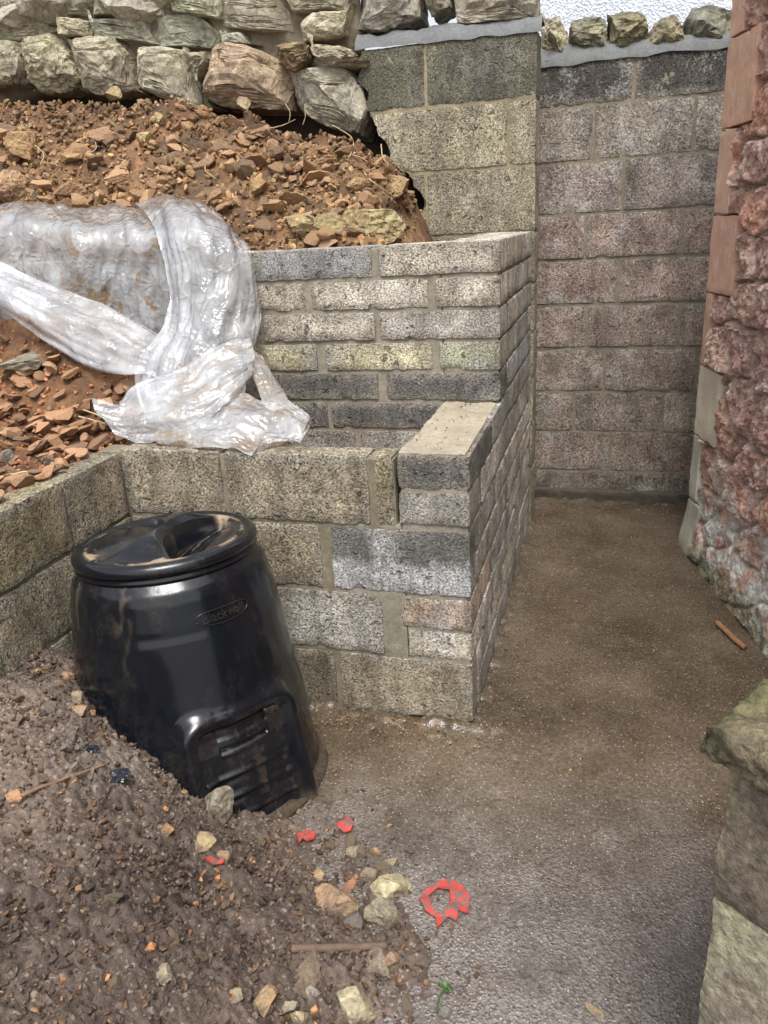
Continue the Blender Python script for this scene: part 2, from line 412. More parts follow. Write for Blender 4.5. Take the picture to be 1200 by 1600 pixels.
exec_after = []
def att(o, root):
    o.parent = root; o.matrix_parent_inverse = Matrix.Translation(-root.location); return o
def centred(name, V, F, mat, root=None, tint=None, smooth=True):
    c = V.mean(0); o = mesh(name, V-c, F, mat, None, tint, smooth, tuple(c))
    if root: att(o, root)
    return o

# ------------------------------------------------------------------ ground
def path_z(x, y):
    P = np.stack([x, y, x*0], -1)
    return 0.010*pn(P, 1.7, 1)+0.004*pn(P, 6, 2)-0.004
def bank_s(x, y):
    """distance (m) left of the edge where the soil bank meets the path"""
    P = np.stack([x, y, x*0], -1)
    yy = [-4, -1.6, -1.15, -.85, -.62, -.42, -.25, 0.1]; xx = [.30, .22, .14, .05, -.16, -.36, -.50, -.62]
    return np.interp(y, yy, xx)+.05*pn(P, 3.2, 4)+.02*pn(P, 11, 5)-x
def soil_z(x, y):
    s = bank_s(x, y)
    P = np.stack([x, y, x*0], -1)
    base = -.012+.045*sstep(-.05, .35, s)+.42*sstep(.12, .95, s)
    dip = -.05*np.exp(-(((x+.45)/.25)**2+((y+.85)/.25)**2))
    return base+dip+.028*pn(P, 3.1, 8)+.012*pn(P, 9, 9)
ax_ = np.concatenate([np.linspace(-1.3, -.70, 20), np.arange(-.68, 1.12, .0085), np.linspace(1.14, 3.2, 30)])
ay_ = np.concatenate([np.linspace(-4.5, -1.45, 60), np.arange(-1.43, 2.24, .0095), np.linspace(2.26, 3.4, 12)])
X, Y = np.meshgrid(ax_, ay_, indexing='ij'); P = np.stack([X, Y, X*0], -1)
dW = np.where((Y > 0) & (Y < 1.76), np.abs(X), 9.); dW = np.minimum(dW, np.where((X < 0), np.abs(Y), np.hypot(X, Y))); dW = np.minimum(dW, np.where(X > -.02, np.abs(2.14-Y), 9.)); dW = np.where(Y < -.5, 9., dW)
dB = np.abs((X-.754)*(-.976)+(Y-1.589)*(-.216)); dB = np.where(Y > 1.65, 9., dB)
rdg = 1.25*np.exp(-(dW/.050)**2)*np.clip(.5+.9*pn(P, 13, 51)+.5*pn(P, 34, 52), 0, 2)+.5*np.exp(-(dB/.04)**2)*np.clip(.4+.9*pn(P, 12, 55), 0, 2)
Z = path_z(X, Y)+.019*rdg+.0022*pn(P, 45, 53)*(.3+sstep(.25, .0, dW))+.0014*pn(P, 22, 54)
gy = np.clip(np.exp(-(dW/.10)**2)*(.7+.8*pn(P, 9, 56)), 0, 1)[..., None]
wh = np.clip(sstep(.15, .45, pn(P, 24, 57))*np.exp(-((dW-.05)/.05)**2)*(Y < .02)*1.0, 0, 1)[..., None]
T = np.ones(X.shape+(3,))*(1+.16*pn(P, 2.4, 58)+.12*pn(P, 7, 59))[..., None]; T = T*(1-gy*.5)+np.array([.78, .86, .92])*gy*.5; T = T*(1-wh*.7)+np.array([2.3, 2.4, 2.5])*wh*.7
e = mesh('path', np.stack([X, Y, Z], -1).reshape(-1, 3), gridF(len(ax_), len(ay_)), MAT['path'], tint=T.reshape(-1, 3)); tag(e, kind='structure')
far = 60
ring = [(-far, -far), (far, -far), (far, far), (-far, far)]; inn = [(-1.3, -4.5), (3.2, -4.5), (3.2, 3.4), (-1.3, 3.4)]
e = mesh('ground', [(*p, -.03) for p in ring]+[(*p, -.03) for p in inn], [(0, 1, 5, 4), (1, 2, 6, 5), (2, 3, 7, 6), (3, 0, 4, 7), (4, 5, 6, 7)], MAT['path'], tint=np.ones((8, 3))); tag(e, kind='structure')

# soil bank in front, fine real relief
nx, ny = 420, 520
X, Y = np.meshgrid(np.linspace(-1.22, .5, nx), np.linspace(-2.4, -.004, ny), indexing='ij')
Z = soil_z(X, Y); S = bank_s(X, Y)
P = np.stack([X, Y, X*0], -1)
f1, f2, cid = worley(P+.02*np.stack([pn(P, 30, 3), pn(P, 30, 4), X*0], -1), 38, 2)
g1, g2, _ = worley(P, 85, 6)
h1, h2, _ = worley(P+.03*np.stack([pn(P, 14, 33), pn(P, 14, 34), X*0], -1), 13, 12)
cl = (.5-f1)*.027*(.4+1.1*sstep(-.35, .5, pn(P, 5, 21)))+(.5-g1)*.013+(.5-h1)*.034*sstep(-.2, .4, pn(P, 2.5, 61))+.009*pn(P, 22, 12)+.008*np.abs(pn(P, 48, 13))+.005*pn(P, 95, 14)
Z = Z + cl*sstep(-.06, .12, S) - .05*sstep(.02, -.12, S)
tn = 1+.25*pn(P, 4, 30)
soil = mesh('soil_bank', np.stack([X, Y, Z], -1).reshape(-1, 3), gridF(nx, ny), MAT['soil'], tint=np.clip(np.stack([tn]*3, -1).reshape(-1, 3), .5, 1.5)); tag(soil, kind='structure')
def soil_surf(x, y): return float(soil_z(np.array([x]), np.array([y]))[0])
def top_z(x, y):
    return max(soil_surf(x, y) if bank_s(np.array([x]), np.array([y]))[0] > -.06 else -1, float(path_z(np.array([x]), np.array([y]))[0]))

# ------------------------------------------------------------------ new stepped block wall (right part, turning the corner)
rs = np.random.RandomState(11)
CT = {'blue': (.40, .40, .41), 'tan': (.60, .54, .44), 'pale': (.68, .62, .51), 'grey': (.47, .44, .39), 'dark': (.145, .135, .125), 'mid': (.36, .335, .30),
      'yel': (.60, .55, .37), 'grn': (.45, .46, .33), 'red': (.52, .39, .29), 'old': (.34, .285, .205), 'oldd': (.24, .20, .14), 'ylo': (.30, .25, .15), 'lite': (.60, .56, .50)}
D1, D2, D3 = .6658, 1.7535, 2.1754
def col(n, V, seed, eff=None):
    c = np.array(CT[n]) if isinstance(n, str) else np.array(n)
    T = np.ones((len(V), 3))*c
    T *= (1+.10*pn(V, 10, seed))[:, None]
    return T
stepped = empty('stepped_block_wall', (-.1, .9, 0))
tag(stepped, 'new stepped wall of pale grey concrete blocks turning the corner beside the path', 'wall', kind='thing')
A = Acc(); sd_i = 100
SMEAR = (.30, .275, .225)
def addb(A, lo, hi, c, **k):
    global sd_i; sd_i += 1
    V, F = block(lo, hi, seed=sd_i, **k); T = col(c, V, sd_i)
    dd_ = np.sort(np.minimum(np.abs(V-np.array(lo)), np.abs(np.array(hi)-V)), axis=1)[:, 1]
    m = (sstep(.030, .004, dd_+.022*pn(V, 13, 91)-.004)*.65)[:, None]; T = T*(1-m)+np.array(SMEAR)*m; A.add(V, F, T); return V, T
# front face of the upper wall, plane y=D1: rows from the top, (z0, z1, [(x0,x1,colour)...])
xl = -2.9
rows = [(1.352, 1.455, [(xl, -1.87, 'tan'), (-1.86, -1.36, 'mid'), (-1.345, -.905, 'tan'), (-.94+.03, -.455, 'blue'), (-.425, 0, 'tan')]),
        (1.241, 1.340, [(xl, -2.1, 'mid'), (-2.09, -1.62, 'tan'), (-1.61, -1.17, 'tan'), (-1.16, -.715, 'tan'), (-.692, -.252, 'pale'), (-.226, 0, 'pale')]),
        (1.131, 1.229, [(xl, -1.9, 'tan'), (-1.89, -1.4, 'grey'), (-1.385, -.91, 'tan'), (-.895, -.455, 'tan'), (-.437, 0, 'grey')]),
        (1.020, 1.119, [(xl, -2.1, 'tan'), (-2.09, -1.61, 'yel'), (-1.6, -1.13, 'tan'), (-1.115, -.69, 'yel'), (-.655, -.245, 'yel'), (-.218, 0, 'grn')]),
        (.910, 1.008, [(xl, -1.8, 'mid'), (-1.79, -1.35, 'dark'), (-1.34, -.9, 'mid'), (-.885, -.455, 'dark'), (-.425, 0, 'dark')]),
        (.800, .898, [(xl, -1.6, 'dark'), (-1.58, -1.13, 'dark'), (-1.1, -.665, 'dark'), (-.65, -.215, 'dark')]),
        (.690, .788, [(xl, -1.6, 'mid'), (-1.58, -1.13, 'tan'), (-1.0, -.56, 'mid'), (-.54, -.215, 'mid')])]
for i, (z0, z1, bs) in enumerate(rows):
    for j, (x0, x1, c) in enumerate(bs):
        y1 = D1+.213 if not (j == len(bs)-1 and i % 2 == 1 and x1 == 0) else D1+.44
        if x1 == 0 and i % 2 == 1: y1 = D1+.44
        addb(A, (x0, D1+rs.uniform(-.002, .002), z0), (x1, y1, z1), c, step=.014 if x0 > -1.3 else .03)
# side face, plane x=0: courses from the ground
zc = [(.005, .105), (.115, .215), (.228, .325), (.335, .438), (.452, .552), (.562, .662), (.677, .787), (.797, .898), (.910, 1.008), (1.020, 1.119), (1.131, 1.229), (1.241, 1.340), (1.352, 1.455)]
cs = ['mid', 'grey', 'lite', 'grey', 'tan', 'lite', 'grey', 'mid', 'blue', 'grey', 'lite', 'tan', 'grey']
for i, (z0, z1) in enumerate(zc):
    if z0 < .9:
        y = .22+(.22 if i % 2 else 0)
        if z0 < .44: y = (.104 if z0 < .2 else (.45 if i % 2 else .225))
        elif z0 < .67: y = .105
        if i == 7:
            addb(A, (-.213, .003, z0), (.002, .445, z1), 'dark', rough=.0035); addb(A, (-.213, .458, z0), (.003, .70, z1), 'mid'); y = .712
        elif i == 6:
            addb(A, (-.213, 0, .685), (0, .22, .785), 'mid'); y = .232
        elif i in (2, 3):
            addb(A, (-.225+(.0 if i == 3 else .02), .002, z0), (0, .215 if i == 2 else .44, z1), ['tan', 'pale'][i == 2] if i == 2 else 'red', rough=.0035)
            y = .227 if i == 2 else .452
    else:
        y = D1+(.225 if i % 2 == 0 else .452)
        if i == 8 or i == 10 or i == 12: y = D1+.225
    k = 0
    while y < D2-.06:
        L = .44 if not (k == 0 and i % 3 == 1) else .30
        ye = min(y+L, D2-.004)
        addb(A, (-.213, y, z0), (rs.uniform(-.001, .003), ye, z1), [cs[i], 'grey', 'tan', 'lite', 'mid', 'blue'][rs.randint(6)])
        y = ye+.012; k += 1
# full-height blocks on the front return
addb(A, (-.44, 0, .452), (0, .095, .663), 'grey', rough=.003)
addb(A, (-.445, -.002, .004), (0, .095, .216), 'old', rough=.003)
# pale efflorescence on the big block: worked into that block's own colour
V = A.V[-2]; T = A.T[-2]
mk = sstep(.0, .035, .575-V[:, 2]+.022*pn(V, 14, 3)+.02*pn(V, 40, 5))[:, None]*(.65+.35*sstep(-.3, .3, pn(V, 60, 9)))[:, None]
A.T[-2] = (np.array([.17, .165, .15])*(1-mk)+np.array([.52, .52, .52])*mk)
for k in range(len(A.V)):          # patchy white bloom on a few of the pale blocks
    V = A.V[k]; m = (sstep(.25, .6, pn(V, 5, 77))*.55)[:, None]
    A.T[k] = A.T[k]*(1-m)+np.array([.58, .57, .55])*m*.9+A.T[k]*m*.1 if A.T[k].mean() > .2 else A.T[k]*(1-m*.35)+.5*m*.35
att(A.build('blocks', MAT['block_new']), stepped)
A = Acc()
def mort(A, lo, hi, t=(1, 1, 1), step=.012, rough=.0014, warp=.0015, r=.004):
    global sd_i; sd_i += 1
    V, F = block(lo, hi, step, r, rough, sd_i, warp); A.add(V, F, t)
mort(A, (xl, D1+.007, .45), (-.207, D1+.206, 1.448), (1, .97, .9), step=.02)
mort(A, (-.206, D1+.007, .899), (-.007, D2-.005, 1.448), (1, .97, .9))
mort(A, (-.206, .006, 0), (-.006, D2-.006, .890), (1, .98, .94))
mort(A, (-.207, .01, .893), (-.012, D1-.002, .903), (1.25, 1.2, 1.1), rough=.004, warp=.006)         # mortar skim on the step
mort(A, (-.44, .004, .213), (-.207, .09, .455), (.92, .92, .86)); mort(A, (-.44, .004, .66), (-.207, .09, .68), (.95, .95, .9))
mort(A, (-.44, .0045, -.02), (-.207, .09, .21))
att(A.build('mortar', MAT['mortar']), stepped)

# ------------------------------------------------------------------ old low block wall with the left return
low = empty('low_block_wall', (-.8, .05, 0)); tag(low, 'weathered low wall of large brown grey concrete blocks behind the black bin', 'wall', kind='thing')
A = Acc()
LW = -1.14
def lowb(x0, x1, z0, z1, c, **k): addb(A, (x0, rs.uniform(-.003, .003), z0), (x1, .098, z1), c, rough=.003, **k)
for z0, z1, L in [(.677, .893, [(LW, -.785, 'old'), (-.772, -.303, 'old'), (-.283, -.226, 'ylo')]),
                  (.452, .664, [(LW, -.93, 'oldd'), (-.915, -.475, 'old')]),
                  (.228, .438, [(LW, -.74, 'old'), (-.725, -.285, 'grey')]),
                  (.004, .214, [(LW, -.62, 'oldd'), (-.60, -.462, 'oldd')])]:
    for x0, x1, c in L: lowb(x0, x1, z0, z1, c)
# left return: face x=LW looking to +x, running toward the camera
for k, (z0, z1, off) in enumerate([(.677, .885, -.30), (.452, .664, -.21), (.228, .44, -.40), (.0, .215, -.2)]):
    y = -.008; c = 0
    ends = [off]+[off-.452*i for i in range(1, 6)]
    for ye in ends:
        addb(A, (LW-.1, ye+.01, z0), (LW+rs.uniform(-.003, .004), y, z1), ['old', 'ylo', 'old', 'oldd'][(k+c) % 4], rough=.003, step=.015); y = ye; c += 1
att(A.build('blocks', MAT['block_old']), low)
A = Acc()
mort(A, (LW-.09, .005, .0), (-.222, .093, .884), (.85, .80, .66), rough=.002); mort(A, (LW-.095, -2.5, 0), (LW-.007, -.004, .882), (.80, .78, .60), rough=.002)
att(A.build('mortar', MAT['mortar_old']), low)

# ------------------------------------------------------------------ back wall across the end of the path
back = empty('back_block_wall', (.5, D3+.1, 0)); tag(back, 'pinkish grey block wall closing the far end of the path, rough stones along its top', 'wall', kind='thing')
A = Acc()
bz = [(2.006, 2.205), (1.762, 1.992), (1.522, 1.748), (1.304, 1.508), (1.080, 1.288), (.856, 1.062), (.622, .838), (.40, .606), (.175, .388), (.0, .162)]
bc = [(.10, .09, .078), (.40, .35, .29), (.33, .275, .245), (.38, .28, .235), (.40, .30, .25), (.37, .28, .235), (.37, .30, .245), (.36, .30, .245), (.34, .265, .215), (.25, .21, .165)]
for i, (z0, z1) in enumerate(bz):
    x = [-.05, -.2, -.05, -.22, -.05, -.2, -.1, -.25, -.05, -.2][i]; first = True
    while x < 1.6:
        L = .44; xe = x+L
        if i == 0: xe = {-.05: .415}.get(round(x, 2), xe)
        c = np.array(bc[i])*rs.uniform(.85, 1.15)
        addb(A, (x, D3+rs.uniform(-.002, .002), z0), (xe, D3+.1, z1), tuple(c), r=.004, rough=.0022); x = xe+.014
att(A.build('blocks', MAT['block_back']), back)
A = Acc(); mort(A, (-.3, D3+.0045, 0), (1.7, D3+.095, 2.2), (.98, .88, .78), rough=.0022, warp=.002, step=.013)
att(A.build('mortar', MAT['mortar_old']), back)
A = Acc(); V, F = block((-.02, D3-.035, -.02), (1.5, D3+.01, .062), .012, .014, .004, 612, .008); A.add(V, F, (.30, .28, .24)); att(A.build('haunch', MAT['mortar_old']), back)
# sloping mortar bed on top and the coping stones in it
xs = np.linspace(-.1, 1.4, 110); ys = np.linspace(D3-.012, D3+.16, 14)
X, Y = np.meshgrid(xs, ys, indexing='ij'); t = (Y-ys[0])/(ys[-1]-ys[0]); P = np.stack([X, Y, X*0], -1)
Z = 2.196+.05*sstep(0, .35, t)+.03*t+.030*pn(P, 8, 5)*sstep(.1, .4, t)+.014*pn(P, 24, 6)
Z[:, 0] = 2.178+.012*pn(P[:, 0], 10, 9); Y[:, 0] += .006
att(mesh('mortar_bed', np.stack([X, Y, Z], -1).reshape(-1, 3), gridF(110, 14), MAT['mortar_cap'], tint=np.ones((110*14, 3))), back)
cop = [[(846, 25), (870, 28), (884, 60), (882, 84), (850, 80)], [(896, 34), (915, 26), (940, 28), (946, 55), (943, 82), (892, 80)], [(953, 24), (985, 18), (1008, 26), (1010, 72), (958, 76)],
       [(1016, 55), (1030, 32), (1052, 24), (1066, 48), (1068, 80), (1012, 74)], [(1072, 42), (1084, 14), (1112, 6), (1150, 14), (1156, 60), (1104, 72), (1074, 60)], [(1165, 20), (1210, 10), (1225, 40), (1222, 74), (1165, 70)]]
for k, pl in enumerate(cop):
    V, F = poly_stone(pl, D3+.01, .15, 5, 300+k, .03, .010, nf=5)
    V[:, 1] += 0.0
    t = np.array([(1.35, 1.3, 1.15), (.8, .82, .75), (.7, .67, .57), (.75, .72, .62), (.7, .74, .78), (1, 1, 1)][k])
    centred('coping_stone', V, F, MAT['coping'], back, np.array(t), False)

# ------------------------------------------------------------------ pillar wall with the broken left edge
pil = empty('broken_block_pier', (-.3, D2+.1, 0)); tag(pil, 'olive grey block wall end with a jagged broken left edge, between stone wall and path', 'wall', kind='thing')
def edge_x(z, seed=0):
    zz = [0, 1.2, 1.45, 1.52, 1.60, 1.68, 1.74, 1.80, 1.86, 1.92, 2.02, 2.08, 2.16, 2.26, 2.4]
    xx = [-.50, -.50, -.515, -.53, -.50, -.535, -.585, -.66, -.67, -.70, -.765, -.745, -.79, -.77, -.77]
    z = np.asarray(z, float); P = np.stack([z*0, z*0, z], -1)
    return np.interp(z, zz, xx)+.018*pn(P, 20, 40)+.012*pn(P, 55, 41)
def clipleft(V, inset=0.0):
    V = V.copy(); e = edge_x(V[:, 2])+inset; m = V[:, 0] < e; V[m, 0] = e[m]; return V
A = Acc()
for i, (z0, z1, js) in enumerate([(2.012, 2.262, [-.95, -.485, .012]), (1.742, 1.996, [-.95, -.115, .012]), (1.46, 1.728, [-.95, -.5, .012]), (1.23, 1.446, [-.95, -.3, .012]), (1.0, 1.216, [-.9, -.4, .012]),
                                  (.77, .986, [-.9, -.3, .012]), (.54, .756, [-.9, -.4, .012]), (.31, .526, [-.9, -.3, .012]), (.0, .296, [-.9, -.4, .012])]):
    for a, b in zip(js[:-1], js[1:]):
        c = np.array([(.15, .14, .10), (.44, .395, .28), (.36, .32, .23)][min(i, 2)])*rs.uniform(.92, 1.08)
        sd_i += 1
        V, F = block((a+.012, D2+rs.uniform(-.001, .002), z0), (b, D2+.2, z1), .013, .004, .0022, sd_i, .003)
        A.add(clipleft(V), F, col(tuple(c), V, sd_i))
att(A.build('blocks', MAT['block_pillar']), pil)
A = Acc(); sd_i += 1
V, F = block((-.95, D2+.0045, 0), (.008, D2+.19, 2.258), .013, .003, .002, sd_i, .002); V = clipleft(V, .006)
A.add(V, F, (1.12, 1.04, .80)); att(A.build('mortar', MAT['mortar_old']), pil)
xs = np.linspace(-.80, .03, 80); ys = np.linspace(D2-.012, D2+.22, 16)
X, Y = np.meshgrid(xs, ys, indexing='ij'); P = np.stack([X, Y, X*0], -1); t = (Y-ys[0])/.23
Z = 2.262+.02*pn(P, 6, 3)+.03*(-X)+.05*sstep(0, .3, t)+.008*pn(P, 25, 4); Z[:, 0] = 2.25+.012*pn(P[:, 0], 12, 5)-.02*X[:, 0]; Y[:, 0] += .008
att(mesh('mortar_bed', np.stack([X, Y, Z], -1).reshape(-1, 3), gridF(80, 16), MAT['mortar_cap'], tint=np.ones((1280, 3))), pil)
for k, pl in enumerate([[(548, -40), (600, -45), (642, -35), (650, 22), (600, 42), (556, 40)], [(650, -40), (690, -40), (700, 5), (672, 18)], [(700, -45), (770, -50), (832, -40), (830, 22), (770, 30), (716, 34)]]):
    V, F = poly_stone(pl, D2+.01, .2, 5, 330+k, .03, .010, nf=5)
    centred('coping_stone', V, F, MAT['boulder'], pil, np.array([(1, 1, 1.05), (.8, .8, .75), (1.05, 1.03, .98)][k]), False)

# ------------------------------------------------------------------ white house wall beyond
hs_ = empty('house', (1.2, 3.6, 0)); tag(hs_, 'pale roughcast house wall rising behind the far block wall', 'house', kind='thing')
nx, nz = 200, 160
X, Z = np.meshgrid(np.linspace(-.6, 3.4, nx), np.linspace(0, 5.0, nz), indexing='ij'); P = np.stack([X, X*0+3.6, Z], -1)
Y = 3.6+.010*pn(P, 45, 3)
V = np.stack([X, Y, Z], -1).reshape(-1, 3); nb = len(V)
F = gridF(nx, nz)
o = att(mesh('roughcast_wall', V, F, MAT['roughcast']), hs_)
m = o.modifiers.new('thick', 'SOLIDIFY'); m.thickness = .25; m.offset = -1

# ------------------------------------------------------------------ dry stone wall above the bank
rub = empty('rubble_stone_wall', (-1.7, 1.9, 1.9)); tag(rub, 'old rough stone wall of large undermined boulders along the top of the earth bank', 'wall', kind='thing')
RY = 1.72
stones = [
 ([(-40, 60), (8, 62), (22, 100), (20, 128), (-35, 132)], (.85, .82, .75)),
 ([(12, 66), (34, 54), (60, 48), (88, 75), (104, 116), (86, 138), (50, 140), (14, 98)], (.95, .95, .82)),
 ([(92, 62), (118, 56), (165, 55), (184, 80), (193, 135), (140, 142), (108, 125)], (1.05, 1.02, .95)),
 ([(196, 80), (215, 71), (275, 75), (290, 97), (306, 160), (262, 158), (212, 132), (193, 108)], (1.05, 1.05, .98)),
 ([(285, 80), (316, 78), (317, 96), (302, 122)], (.8, .8, .75)),
 ([(322, 66), (350, 62), (400, 80), (438, 106), (435, 166), (330, 160), (308, 148)], (.86, .68, .58)),
 ([(440, 112), (480, 104), (546, 100), (556, 135), (571, 155), (552, 206), (510, 195), (455, 168)], (1.0, 1.0, .97)),
 ([(428, 68), (455, 62), (476, 66), (480, 88), (458, 110), (432, 98)], (.62, .45, .3)),
 ([(480, 66), (535, 72), (549, 94), (510, 100), (486, 86)], (.95, .9, .82)),
 ([(-30, 28), (20, 22), (60, 26), (76, 48), (25, 64), (-30, 58)], (1, 1, .9)),
 ([(80, 22), (128, 30), (134, 56), (88, 52)], (1, .97, .85)),
 ([(133, 26), (215, 28), (232, 65), (142, 56)], (.92, .97, .95)),
 ([(234, 22), (300, 20), (338, 50), (330, 72), (244, 70)], (.88, .95, .95)),
 ([(342, 50), (366, 47), (383, 67), (346, 66)], (.85, .9, .95)),
 ([(337, -6), (428, -6), (466, 46), (384, 44), (338, 38)], (.9, .88, .86)),
 ([(470, 34), (484, 19), (540, 14), (532, 50), (474, 62)], (1.05, 1, .92)),
 ([(-30, -30), (42, -30), (50, 16), (-30, 22)], (1, 1, .95)),
 ([(44, -25), (140, -25), (140, 20), (52, 22)], (1.05, 1.03, .95)),
 ([(143, -28), (187, -28), (187, 20), (143, 22)], (.95, .97, .85)),
 ([(189, -25), (250, -25), (246, 21), (190, 20)], (1.05, 1, .98)),
 ([(252, -25), (335, -25), (334, 24), (262, 14)], (.9, .98, .85)),
 ([(432, -25), (536, -25), (534, 12), (456, 16)], (1.05, 1.02, .95)),
 ([(490, 104), (550, 100), (556, 106), (520, 108)], (.9, .9, .85)),
 ([(-60, 30), (-32, 28), (-32, 60), (-60, 60)], (1, 1, 1))]
for k, (pl, t) in enumerate(stones):
    big = max(p[1] for p in pl) > 90
    V, F = poly_stone(pl, RY+(-.03 if big else .03)+.02*((k*7) % 5-2)/2, .26 if big else .2, 5, 400+k, .04, .009 if big else .007, nf=13, detail=24, bev=(.012, .045) if big else (.006, .018), spread=.5 if big else .22)
    centred('stone', V, F, MAT['boulder'], rub, np.array(t), False)
# stones further along and above, outside the frame but part of the wall
rs = np.random.RandomState(31)
for k in range(16):
    x = -3.0-.3*(k % 4)-rs.uniform(0, .1); z = 2.0+.2*(k//4)
    V, F = rock(500+k, 4, (.17, .15, .11), 14, .04, (.55, .85)); V = V+np.array([x, RY+.12, z])
    centred('stone', V, F, MAT['boulder'], rub, np.ones(3), False)
for k in range(11):
    V, F = rock(530+k, 4, (.19, .15, .12), 14, .04, (.55, .85)); V = V+np.array([-2.8+.3*k*.72, RY+.14, 2.62+.04*rs.rand()])
    centred('stone', V, F, MAT['boulder'], rub, np.ones(3), False)
nx, nz = 200, 70
X, Z = np.meshgrid(np.linspace(-4.6, -.30, nx), np.linspace(1.2, 2.75, nz), indexing='ij'); P = np.stack([X, X*0+RY, Z], -1)
Y = RY+.135+.02*pn(P, 7, 3)+.014*fbm(P, 20, 3, 4)
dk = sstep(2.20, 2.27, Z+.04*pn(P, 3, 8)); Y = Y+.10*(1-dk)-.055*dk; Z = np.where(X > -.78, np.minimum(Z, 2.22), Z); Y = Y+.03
T = np.stack([.25+.62*dk, .19+.60*dk, .14+.52*dk], -1)  # earth tone below, darkened to paint in shade of the gaps under the boulders
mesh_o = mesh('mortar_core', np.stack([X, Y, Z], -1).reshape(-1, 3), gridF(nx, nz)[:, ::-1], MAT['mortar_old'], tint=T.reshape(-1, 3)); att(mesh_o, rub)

# ------------------------------------------------------------------ red stone building on the right
BA = np.array([.754, 1.589, 0]); Bd = np.array([.216, -.976, 0]); Bd /= np.linalg.norm(Bd); Bn = np.array([Bd[1], -Bd[0], 0])
bld = empty('stone_building', tuple(BA)); tag(bld, 'building of rock faced red sandstone with dressed orange corner stones right of the path', 'building', kind='thing')
qs = [(2.46, 2.80, .30, (.60, .36, .25)), (2.115, 2.452, .15, (.62, .38, .27)), (1.800, 2.108, .31, (.62, .37, .26)), (1.488, 1.793, .165, (.64, .40, .29)), (1.180, 1.481, .272, (.62, .37, .27)),
      (.872, 1.173, .075, (.62, .40, .28)), (.556, .865, .262, (.72, .64, .50)), (.246, .549, .10, (.56, .53, .46)), (-.02, .239, .15, (.42, .42, .34))]
def quoin_w(z):
    for z0, z1, w_, c in qs:
        if z0-.004 <= z <= z1+.004: return w_
    return .16
for k, (z0, z1, w_, c) in enumerate(qs):
    V, F = block((0, -.20, z0), (w_, 0, z1), .014, .005, .0016, 900+k, .004)
    if k == 8:  # worn, spreading foot
        V[:, 1] += .03*sstep(.22, 0, V[:, 2])
    W = BA+V[:, :1]*Bd+V[:, 1:2]*Bn+V[:, 2:]*np.array([0, 0, 1])
    t = np.array(c)*(1+.06*pn(W, 12, k))[:, None]
    o = centred('quoin', W, F, MAT['quoin'], bld, t)
nu, nz = 330, 400
uu = np.concatenate([np.linspace(.0, 1.25, 260), np.linspace(1.26, 3.4, 70)]); zz = np.linspace(-.03, 3.0, nz)
UU, ZZ = np.meshgrid(uu, zz, indexing='ij')
P2 = np.stack([UU*1.0, ZZ*1.45, UU*0+.5], -1); P3 = np.stack([UU, UU*0, ZZ], -1)
wp = np.stack([pn(P3, 7, 1), pn(P3, 7, 2)*.8, UU*0], -1)*.03
q = (P2+wp)*3.9
# two-dimensional cells: one stone each
i0 = np.floor(q[..., :2]).astype(int); ff = q[..., :2]-i0; f1 = np.full(UU.shape, 9.); f2 = f1.copy(); cid = np.zeros(UU.shape, int)
jt = np.random.RandomState(3).rand(256, 2)*.72+.14
for dx in (-1, 0, 1):
    for dy in (-1, 0, 1):
        h = _perm[_perm[(i0[..., 0]+dx) & 255]+((i0[..., 1]+dy) & 255)]
        d = np.sqrt(((ff-jt[h]-np.array([dx, dy]))**2).sum(-1)); c = d < f1
        f2 = np.where(c, f1, np.minimum(f2, d)); cid = np.where(c, h, cid); f1 = np.where(c, d, f1)
edge = f2-f1
rnd = np.random.RandomState(8).rand(256, 3)
H = .026*sstep(0, .12, edge)*(.5+.8*rnd[cid, 0])+.010*sstep(0, .4, edge)
tiltz = (rnd[cid, 1]-.5)*.10; H = H + tiltz*(ff[..., 1]-.5)*sstep(0, .4, edge)
crag = fbm(P3+wp*.4, 11, 5, 40, .58, ridge=True)
crag2 = fbm(P3+wp, 24, 4, 48, .6, ridge=True); k1, k2, _ = worley(P3+wp*.5, 13, 4); k3, k4, _ = worley(P3+wp*.3, 30, 6); H = H + (.034*(.45-k1)+.015*(.45-k3)+.008*crag+.008*crag2+.004*fbm(P3, 70, 2, 44, .6, ridge=True))*(.25+.75*sstep(0, .15, edge)) + .012*pn(P3, 5, 60)
# rows near the ground are coated in old pale render that thins upward
coat = sstep(.62, .18, ZZ+.10*pn(P3, 4, 70)+.04*pn(P3, 15, 71)-.10*sstep(.1, .6, UU)*0)
H = H*(1-.55*coat)+coat*(.012+.008*fbm(P3, 14, 4, 75))
H = H + .05*sstep(.30, 0, ZZ+.03*pn(P3, 6, 3))        # spreading foot
qw = np.array([quoin_w(z) for z in zz])
m = sstep(qw[None, :]-.012, qw[None, :]+.012, UU)
H = np.where(m > .5, H, -.03)+0*m
H = np.where(m > .5, H*.8-.045, -.06)
W = BA+UU[..., None]*Bd+H[..., None]*Bn+ZZ[..., None]*np.array([0, 0, 1])
ct = np.array([1.0, 1.06, 1.12])*np.array([[.95, .80, .76], [.82, .70, .70], [1.15, .85, .75], [1.0, .92, .86], [.8, .62, .55], [1.05, .80, .68], [.92, .86, .84], [1.1, 1.0, .92]])
T = ct[cid % 8]*(1+.18*crag[..., None]*.3)
lime = (sstep(.1, .5, pn(P3, 9, 80)+.6*pn(P3, 30, 81))*.75)[..., None]
T = T*1.12*(1-lime)+np.array([1.5, 1.6, 1.65])*lime
jm = sstep(.13, .03, edge)[..., None]*(.8); T = T*(1-jm)+np.array([1.1, 1.25, 1.3])*jm
